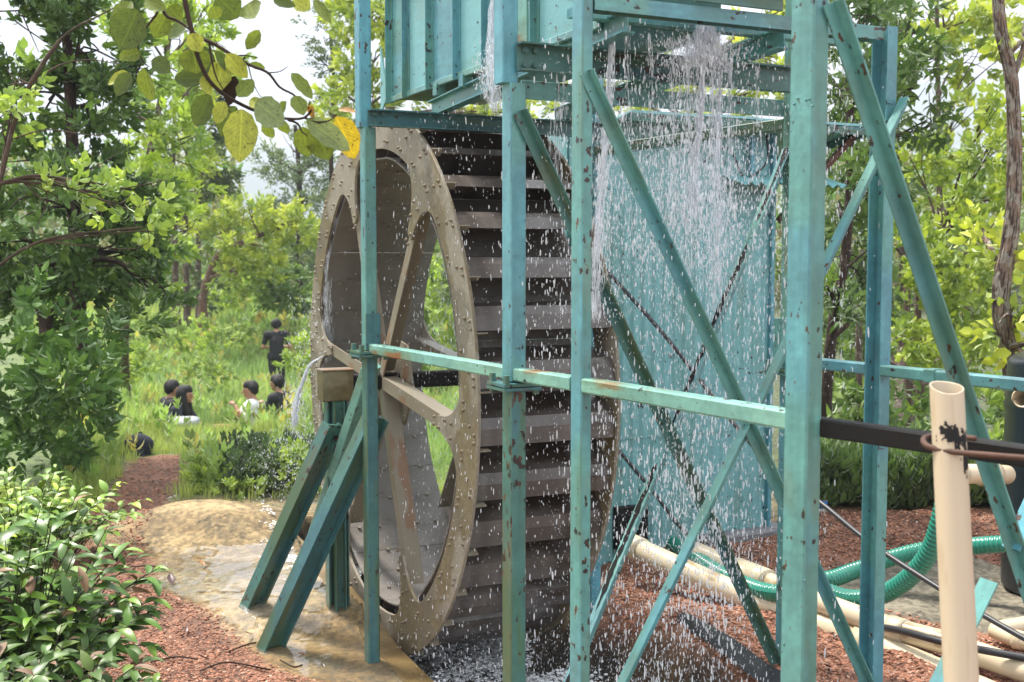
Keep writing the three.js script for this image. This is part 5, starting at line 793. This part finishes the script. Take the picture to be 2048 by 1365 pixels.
  for (const s of [-1, 1]) part('strap', tube([V(s * 0.06, 0.27, -0.02), V(s * 0.08, 0.26, -0.1), V(s * 0.1, 0.14, -0.14), V(s * 0.11, 0.02, -0.09)], 0.013, 6, 16), bm, bp);
  part('handle', tube([V(-0.03, 0.27, -0.03), V(0, 0.315, -0.04), V(0.03, 0.27, -0.03)], 0.008, 6, 12), bm, bp);
  // pale boulder in the ditch
  const rk = new THREE.IcosahedronGeometry(0.19, 4), q = rk.attributes.position; for (let i = 0; i < q.count; i++) { const n = 0.8 + 0.45 * noise(q.getX(i) * 7 + 5, q.getY(i) * 7 + 5, q.getZ(i) * 7 + 5.3); q.setXYZ(i, q.getX(i) * n * 1.2, q.getY(i) * n * 0.6, q.getZ(i) * n); } rk.computeVertexNormals(); const rp = P(366, 850, 15.5); rk.translate(rp.x, rp.y, rp.z);
  solo('rock', rk, std({ color: new THREE.Color(0.34, 0.36, 0.38), roughness: 0.7, bumpMap: grainBump, bumpScale: 0.01 }), 'smooth pale grey boulder at the edge of the ditch', 'rock');
}

// ---------------------------------------------------------------- foreground shrubs at bottom left
function shrub(label, c, o) {
  seed(o.seed); const g = thing('shrub', label, 'shrub', c.clone()), leaves = [], stems = [], col = () => { const y = rnd(), k = R(0.6, 1.25); return y < o.red ? o.redCol : y < 0.35 ? [o.col[0] * 1.9 * k, o.col[1] * 1.55 * k, o.col[2] * k] : [o.col[0] * k, o.col[1] * k, o.col[2] * k]; };
  for (let i = 0; i < o.stems; i++) {
    const a = R(0, 6.283), rr = Math.sqrt(rnd()), b = c.clone().add(V(Math.cos(a) * rr * o.rx * 0.4, 0, Math.sin(a) * rr * o.rz * 0.4)), hgt = o.h * R(0.45, 1) * (1 - 0.35 * rr * rr), tip = c.clone().add(V(Math.cos(a) * rr * o.rx, hgt, Math.sin(a) * rr * o.rz)), mid = b.clone().lerp(tip, 0.55).add(V(0, 0.12 * o.h, 0));
    b.y = height(b.x, b.z) - 0.03; tip.add(V(o.dir * R(0, 0.1), 0, 0));
    const pts = [b, mid, tip], cv = new THREE.CatmullRomCurve3(pts); stems.push(tube(pts, (s) => 0.005 * (1 - 0.7 * s), 5, 14));
    const n = Math.round(o.per * R(0.8, 1.2));
    for (let k = 0; k < n; k++) {
      const s = lerp(0.3, 1, (k + 0.5) / n), p = cv.getPointAt(s), t = cv.getTangentAt(s), ph = k * 2.4 + i, out = V(Math.cos(ph), R(-0.1, 0.5), Math.sin(ph)).addScaledVector(t, 0.5 + s * 0.5).normalize();
      const sz = o.leaf * R(0.65, 1.15) * (s > 0.93 ? 0.75 : 1), zz = V(R(-0.3, 0.3), 1, R(-0.1, 0.5)).normalize(), x = out.clone().cross(zz).normalize(), z = x.clone().cross(out);
      leaves.push({ p: p.clone().sub(c), q: new THREE.Quaternion().setFromRotationMatrix(new THREE.Matrix4().makeBasis(x, out, z)), s: sz, c: new THREE.Color(...col()), near: p.z + p.y * 0.4 });
    }
  }
  part('stems', rel(mergeGeometries(stems), g), o.bark ?? M.barkDark, g);
  const G = [0, 1, 2].map((k) => leafGeo(o.w * (0.9 + k * 0.12), 0.35 + k * 0.15, 0.16, 6, 0.9)), mats = {};
  leaves.sort((a, b) => b.near - a.near);
  leaves.slice(0, 300).forEach((l, i) => { const key = [l.c.r, l.c.g].map((q) => Math.round(Math.log2(q + 0.01) * 2)).join(); const m = mats[key] ??= (() => { const q = M.leafGloss.clone(); q.color.copy(l.c); q.roughness = 0.38; return q; })(); const me = part('leaf', G[i % 3], m, g); me.position.copy(l.p); me.quaternion.copy(l.q); me.scale.setScalar(l.s); });
  if (leaves.length > 300) scatter('foliage', G[1], M.leafGloss, leaves.slice(300), g);
  return g;
}
{
  const at = (u, v, d) => { const p = P(u, v, d); p.y = height(p.x, p.z); return p; };
  shrub('big light green shrub with long glossy leaves at the left edge', at(60, 1200, 5.0), { seed: 51, stems: 85, per: 11, rx: 0.54, rz: 0.4, h: 1.0, leaf: 0.14, w: 0.34, col: [0.06, 0.135, 0.016], red: 0.03, redCol: [0.2, 0.12, 0.06], dir: 1 });
  shrub('low dark green shrub with reddish young tips in the bottom left corner', at(60, 1300, 4.45), { seed: 52, stems: 80, per: 12, rx: 0.52, rz: 0.34, h: 0.58, leaf: 0.105, w: 0.42, col: [0.055, 0.11, 0.018], red: 0.13, redCol: [0.20, 0.13, 0.085], dir: 1 });
  shrub('leafy green weeds behind the glossy shrub at the left edge', at(40, 1010, 7.2), { seed: 53, stems: 70, per: 14, rx: 0.8, rz: 0.5, h: 0.62, leaf: 0.095, w: 0.45, col: [0.15, 0.26, 0.035], red: 0.02, redCol: [0.2, 0.2, 0.05], dir: 0 });
  // fallen leaves and twigs on the mud
  const LF = [[345, 1200, 0.11, [0.06, 0.016, 0.016], 'dark maroon leaf lying at the water edge beside the shrub', 0.4], [262, 1320, 0.15, [0.13, 0.025, 0.02], 'long red-brown leaf on the red soil at bottom left', 0.1], [410, 1160, 0.06, [0.42, 0.2, 0.06], 'tan curled leaf on the shallow water', 0.9], [362, 1232, 0.07, [0.24, 0.09, 0.04], 'rusty leaf at the lower edge of the shallow water', 1.3], [318, 1218, 0.045, [0.5, 0.27, 0.1], 'small pale orange leaf beside the maroon leaf', 0.7], [420, 1315, 0.055, [0.05, 0.015, 0.012], 'small dark curled leaf left of the near strut foot', 2.2], [612, 1304, 0.04, [0.26, 0.09, 0.025], 'small brown leaf floating right of the near strut foot', 1.7], [505, 1270, 0.05, [0.16, 0.07, 0.03], 'brown leaf between the feet of the two struts', 2.6], [372, 1268, 0.05, [0.10, 0.035, 0.025], 'dark brown leaf on the red soil below the water edge', 0.2], [335, 1160, 0.035, [0.2, 0.08, 0.04], 'tiny brown leaf at the top edge of the shallow water', 1.1], [648, 1332, 0.035, [0.03, 0.02, 0.015], 'tiny black leaf on the wet concrete by the pit edge', 0.5]];
  LF.forEach(([u, v, l, c, lab, a], i) => { const p = onY(u, v, 0.03), g = leafGeo(0.42, -0.35 - 0.1 * (i % 3), 0.3, 6, 0.9).scale(l, l, l).rotateX(-Math.PI / 2).rotateY(a); p.y = height(p.x, p.z) + 0.02; g.translate(p.x, p.y, p.z); solo('fallen_leaf', g, phys({ color: new THREE.Color(...c), roughness: 0.4, side: THREE.DoubleSide }), lab, 'leaf'); });
  const TW = [[[300, 1320], [352, 1312], [395, 1316], 'thin dark twig on the red soil left of the struts'], [[452, 1300], [500, 1285], [512, 1283], 'thin twig touching the foot of the near strut'], [[560, 1318], [590, 1330], [604, 1326], 'thin wet twig right of the near strut foot'], [[400, 1338], [450, 1322], [540, 1335], 'long crooked twig along the edge of the red soil'], [[260, 1165], [300, 1163], [330, 1170], 'thin twig at the water edge below the shrub']];
  TW.forEach(([a, b, c, lab]) => { const q = [a, b, c].map(([u, v]) => { const p = onY(u, v, 0.03); p.y = height(p.x, p.z) + 0.018; return p; }); solo('twig', tube(q, 0.0045, 6, 14, 0.4), M.barkDark, lab, 'twig'); });
}
// flakes of red soil, too many to count
{
  seed(61); const fl = new THREE.DodecahedronGeometry(0.5, 0).scale(1, 0.35, 0.7), it = [];
  const put = (u, v, y, s) => { const p = onY(u, v, y); if (redSoil(p.x, p.z) < 0.45 || pitDepth(p.x, p.z) > 0.07 || concrete(p.x, p.z) > 0.25 + rnd() * 0.6) return; p.x += R(-0.02, 0.02); p.z += R(-0.02, 0.02); const k = R(0.5, 1.5), h = rnd(); it.push({ p: V(p.x, height(p.x, p.z) + 0.002, p.z), q: new THREE.Quaternion().setFromEuler(new THREE.Euler(R(-0.5, 0.5), R(0, 6.28), R(-0.5, 0.5))), s: s * R(0.4, 1.3), c: h < 0.12 ? new THREE.Color(0.38 * k, 0.23 * k, 0.16 * k) : new THREE.Color(0.27 * k, 0.118 * k, 0.068 * k) }); };
  for (let i = 0; i < 16000; i++) put(R(100, 800), R(1120, 1375), 0.02, 0.017); for (let i = 0; i < 1500; i++) put(R(150, 360), R(890, 1100), 0.15, 0.025);
  for (let i = 0; i < 30000; i++) put(R(1230, 2060), R(1050, 1380), 0.2, 0.022);
  tag(scatter('soil_flakes', fl, std({ roughness: 0.8 }), it, scene), 'loose flakes of red soil on the banks', 'soil');
}

// ---------------------------------------------------------------- falling water
{
  seed(71); const drop = new THREE.SphereGeometry(0.5, 8, 6), it = [], UQ = new THREE.Quaternion();
  const add = (p, w, l, tilt = 0.12) => it.push({ p, q: new THREE.Quaternion().setFromEuler(new THREE.Euler(gauss() * tilt, R(0, 6.28), gauss() * tilt)), s: V(w, l, w) });
  const size = (k = 1) => { const w = (0.0014 + 0.0054 * Math.pow(rnd(), 4)) * k; return [w, w * R(1.5, 6.5)]; };
  // shower from the tank end between the middle posts
  for (let i = 0; i < 34000; i++) { const s = rnd(), o = s < 0.55 ? 0.62 + gauss() * 0.24 : R(0.0, 1.36), y = lerp(-0.2, 2.84, Math.pow(rnd(), 0.72)), t = 1.98 + gauss() * 0.32 * (1.15 - y * 0.22); if (fbm(o * 5, y * 2.2, t * 3, 2) < 0.3 + 0.4 * rnd()) continue; add(F(t, o, y), ...size(1.05)); }
  for (let i = 0; i < 12000; i++) add(F(1.95 + gauss() * 0.35, 0.62 + gauss() * 0.36, 2.2 + gauss() * 0.42), ...size(0.7));
  // under the tank along the rim of the wheel
  for (let i = 0; i < 4200; i++) add(F(R(0.95, 1.66), R(0.1, 1.2), lerp(-0.2, 2.7, rnd())), ...size());
  for (let i = 0; i < 1500; i++) add(F(R(0.3, 1.2), R(-0.02, 0.16), lerp(0, 2.7, rnd())), ...size(0.8));
  // thrown off the wheel on the far left
  for (let i = 0; i < 1300; i++) { const q = size(1.0); add(P(610 + gauss() * 34, R(590, 1010), 6.9 + R(-0.5, 0.5)), q[0] * 1.3, Math.min(q[1], q[0] * 2.2), 0.4); };
  for (let i = 0; i < 700; i++) { const q = size(1.0); add(P(560 + gauss() * 60, R(860, 1010), 7.2 + R(-0.4, 0.6)), q[0] * 1.3, Math.min(q[1], q[0] * 2), 0.5); };
  // inside the wheel and around its foot
  for (let i = 0; i < 1400; i++) add(Wp(R(-1.1, 0.9), R(-0.66, 0.1), R(0.1, 2.5)), ...size(0.9), 0.3);
  for (let i = 0; i < 9000; i++) { const X = R(-0.2, 2.6); add(Wp(X, R(-1.15, 0.08), -0.2 + Math.abs(gauss()) * 0.35), ...size(0.9), 0.7); }
  // splash where the jet strikes the cross beam
  for (let i = 0; i < 2600; i++) add(P(1405 + gauss() * 85, 105 + gauss() * 38, 4.35 + gauss() * 0.14), ...size(0.75), 0.8);
  for (let i = 0; i < 1100; i++) add(P(985 + gauss() * 34, 140 + gauss() * 46, 4.75 + gauss() * 0.12), ...size(0.75), 0.8);
  for (let i = 0; i < 900; i++) add(P(1200 + gauss() * 22, R(100, 620), 4.6 + gauss() * 0.1), ...size(0.9), 0.3);
  for (let i = 0; i < 500; i++) add(P(590 + gauss() * 22, 810 + gauss() * 50, 6.9 + gauss() * 0.2), ...size(1), 0.6);
  tag(scatter('water_drops', drop, M.drop, it, scene), 'white falling water drops and spray around the wheel and frame', 'water drops');
  // strands of falling water: wavering threads that thin out downwards
  const stream = (label, pts, n, spread, r, sd, group) => {
    seed(sd); const g = thing('water_stream', label, 'falling water', pts[0].clone(), group), gs = [];
    const c = new THREE.CatmullRomCurve3(pts), len = c.getLength(), dr = [];
    for (let k = 0; k < Math.ceil(n * 0.35); k++) {
      const dx = gauss() * spread * 0.7, dz = gauss() * spread * 0.7, s0 = R(0, 0.15), s1 = R(0.35, 0.8), q = [], ph = R(0, 9); for (let i = 0; i <= 8; i++) { const s = lerp(s0, s1, i / 8), w = 0.35 + s; q.push(c.getPointAt(s).add(V(dx * w + gauss() * 0.0025, 0, dz * w + gauss() * 0.0025))); }
      gs.push(tube(q, (s) => r * 0.5 * Math.pow(Math.sin(Math.PI * clamp(0.08 + s * 0.92, 0, 1)), 0.6) * Math.max(0, 0.2 + 1.1 * (noise(s * 30, ph) - 0.15)) + 0.0003, 6, 70));
    }
    for (let k = 0; k < n * 90; k++) { const s = rnd(), w = spread * (0.5 + 1.3 * s), tg = c.getTangentAt(s), l = R(0.012, 0.06), ww = r * R(0.12, 0.5); dr.push({ p: c.getPointAt(s).add(V(gauss() * w, 0, gauss() * w)).sub(g.position), q: new THREE.Quaternion().setFromUnitVectors(UP, tg.add(V(gauss() * 0.08, 0, gauss() * 0.08)).normalize()), s: V(ww, l, ww) }); }
    scatter('drops', drop, M.drop, dr, g);
    part('strands', rel(mergeGeometries(gs), g), M.drop, g);
  };
  stream('thin column of water falling from the tank corner beside the box post', [P(1222, 80, 4.35), P(1216, 200, 4.37), P(1205, 340, 4.39), P(1195, 480, 4.4), P(1190, 640, 4.42)], 14, 0.012, 0.006, 1);
  stream('widest white fall of water from the tank onto the cross beam', [P(1412, 52, 4.4), P(1412, 90, 4.4), P(1408, 130, 4.42)], 16, 0.045, 0.006, 2);
  stream('white thread of water under the cross beam, left of the shed peak wall', [P(1406, 130, 4.36), P(1402, 220, 4.38), P(1390, 330, 4.4), P(1388, 430, 4.4)], 12, 0.012, 0.006, 3);
  stream('broken thread of water falling right of the main fall', [P(1440, 140, 4.5), P(1436, 300, 4.5), P(1440, 470, 4.5), P(1430, 620, 4.5)], 10, 0.02, 0.005, 4);
  const veil = []; for (const [u0, v0, v1, d, n] of [[1255, 60, 250, 4.3, 60], [1300, 70, 300, 4.35, 90], [1345, 80, 380, 4.4, 150], [1375, 90, 600, 4.4, 330], [1425, 100, 560, 4.45, 380], [1462, 120, 520, 4.5, 200], [1515, 130, 400, 4.55, 70], [1228, 90, 560, 4.3, 260], [1130, 150, 420, 4.5, 140], [1118, 170, 330, 4.5, 90]]) for (let i = 0; i < n; i++) { const s = Math.pow(rnd(), 1.3); veil.push({ p: P(u0 + gauss() * (3 + 14 * s) + (u0 < 1240 ? -20 * s : 0), lerp(v0, v1, s), d + gauss() * 0.03), q: qt(AZ, gauss() * 0.06), s: V(R(0.0012, 0.003), R(0.008, 0.05), R(0.0012, 0.003)) }); }
  tag(scatter('water_curtain', drop, M.drop, veil, scene), 'curtains of falling water threads under the tank and cross beam', 'falling water');
  stream('sheet of water running down the ribbed side of the tank', [P(988, -20, 4.93), P(984, 60, 4.9), P(984, 130, 4.87), P(990, 220, 4.85)], 12, 0.016, 0.006, 5);
  stream('arc of water spurting from the far rim of the wheel', [P(640, 716, 6.9), P(622, 728, 6.9), P(607, 760, 6.9), P(594, 805, 6.9), P(588, 850, 6.9)], 12, 0.01, 0.008, 6);
  stream('water dripping from the inner edge of the far ring', [Wp(-1.0, -0.02, 2.25), Wp(-1.08, -0.02, 1.95), Wp(-1.15, -0.03, 1.6), Wp(-1.16, -0.03, 1.35)], 8, 0.02, 0.005, 7);
  stream('trickles running down the drum panels inside the wheel', [Wp(-0.45, -0.6, 2.2), Wp(-0.5, -0.6, 1.8), Wp(-0.46, -0.6, 1.3)], 8, 0.08, 0.004, 8);
  // foam churned up at the foot of the wheel
  const fo = [], ball = new THREE.IcosahedronGeometry(0.5, 1);
  for (let i = 0; i < 26000; i++) { const X = R(0.1, 3.2), Z = R(-1.12, 0.05), n = fbm(X * 3, Z * 3, 5, 3); if (n < 0.36) continue; const s = 0.004 + 0.012 * Math.pow(rnd(), 2); fo.push({ p: Wp(X, Z, -0.215 + Math.max(0, n - 0.36) * 0.4 * rnd()), q: UQ, s: V(s * 1.5, s * 0.7, s * 1.5) }); }
  for (let i = 0; i < 2500; i++) { const s = 0.006 + 0.014 * Math.pow(rnd(), 2), X = R(-1.3, 0.4), Z = R(-0.6, 0.0); fo.push({ p: Wp(X, Z, -0.2 + 0.12 * rnd()), q: UQ, s: V(s * 1.5, s * 0.8, s * 1.5) }); }
  for (let i = 0; i < 5000; i++) { const p = onY(590 + gauss() * 46, 1085 + gauss() * 50, 0.11), [X, Z] = wheelXZ(p.x, p.z), s = 0.003 + 0.009 * Math.pow(rnd(), 2), n = fbm(p.x * 5, p.z * 12, 7, 3); if (n < 0.5 || Z < 0.2) continue; fo.push({ p: V(p.x, flat(p.x, p.z) + 0.02, p.z), q: qt(UP, R(-0.5, 0.1)), s: V(s * 1.8, s * 0.4, s) }); }
  tag(scatter('foam', ball, M.foam, fo, scene), 'white foam churning on the water at the foot of the wheel', 'foam');
  const sc = onY(1385, 1352, -0.15); solo('wood_scrap', prism(boxP(0.018, 0.05, 0.004), sc.clone().add(V(-0.07, 0, 0)), sc.clone().add(V(0.07, 0.005, -0.01)), V(0, 1, 0.2)), std({ color: new THREE.Color(0.5, 0.4, 0.3), roughness: 0.7 }), 'pale scrap of wood lying at the bottom of the pit', 'wood scrap');
}
renderer.render(scene, camera);
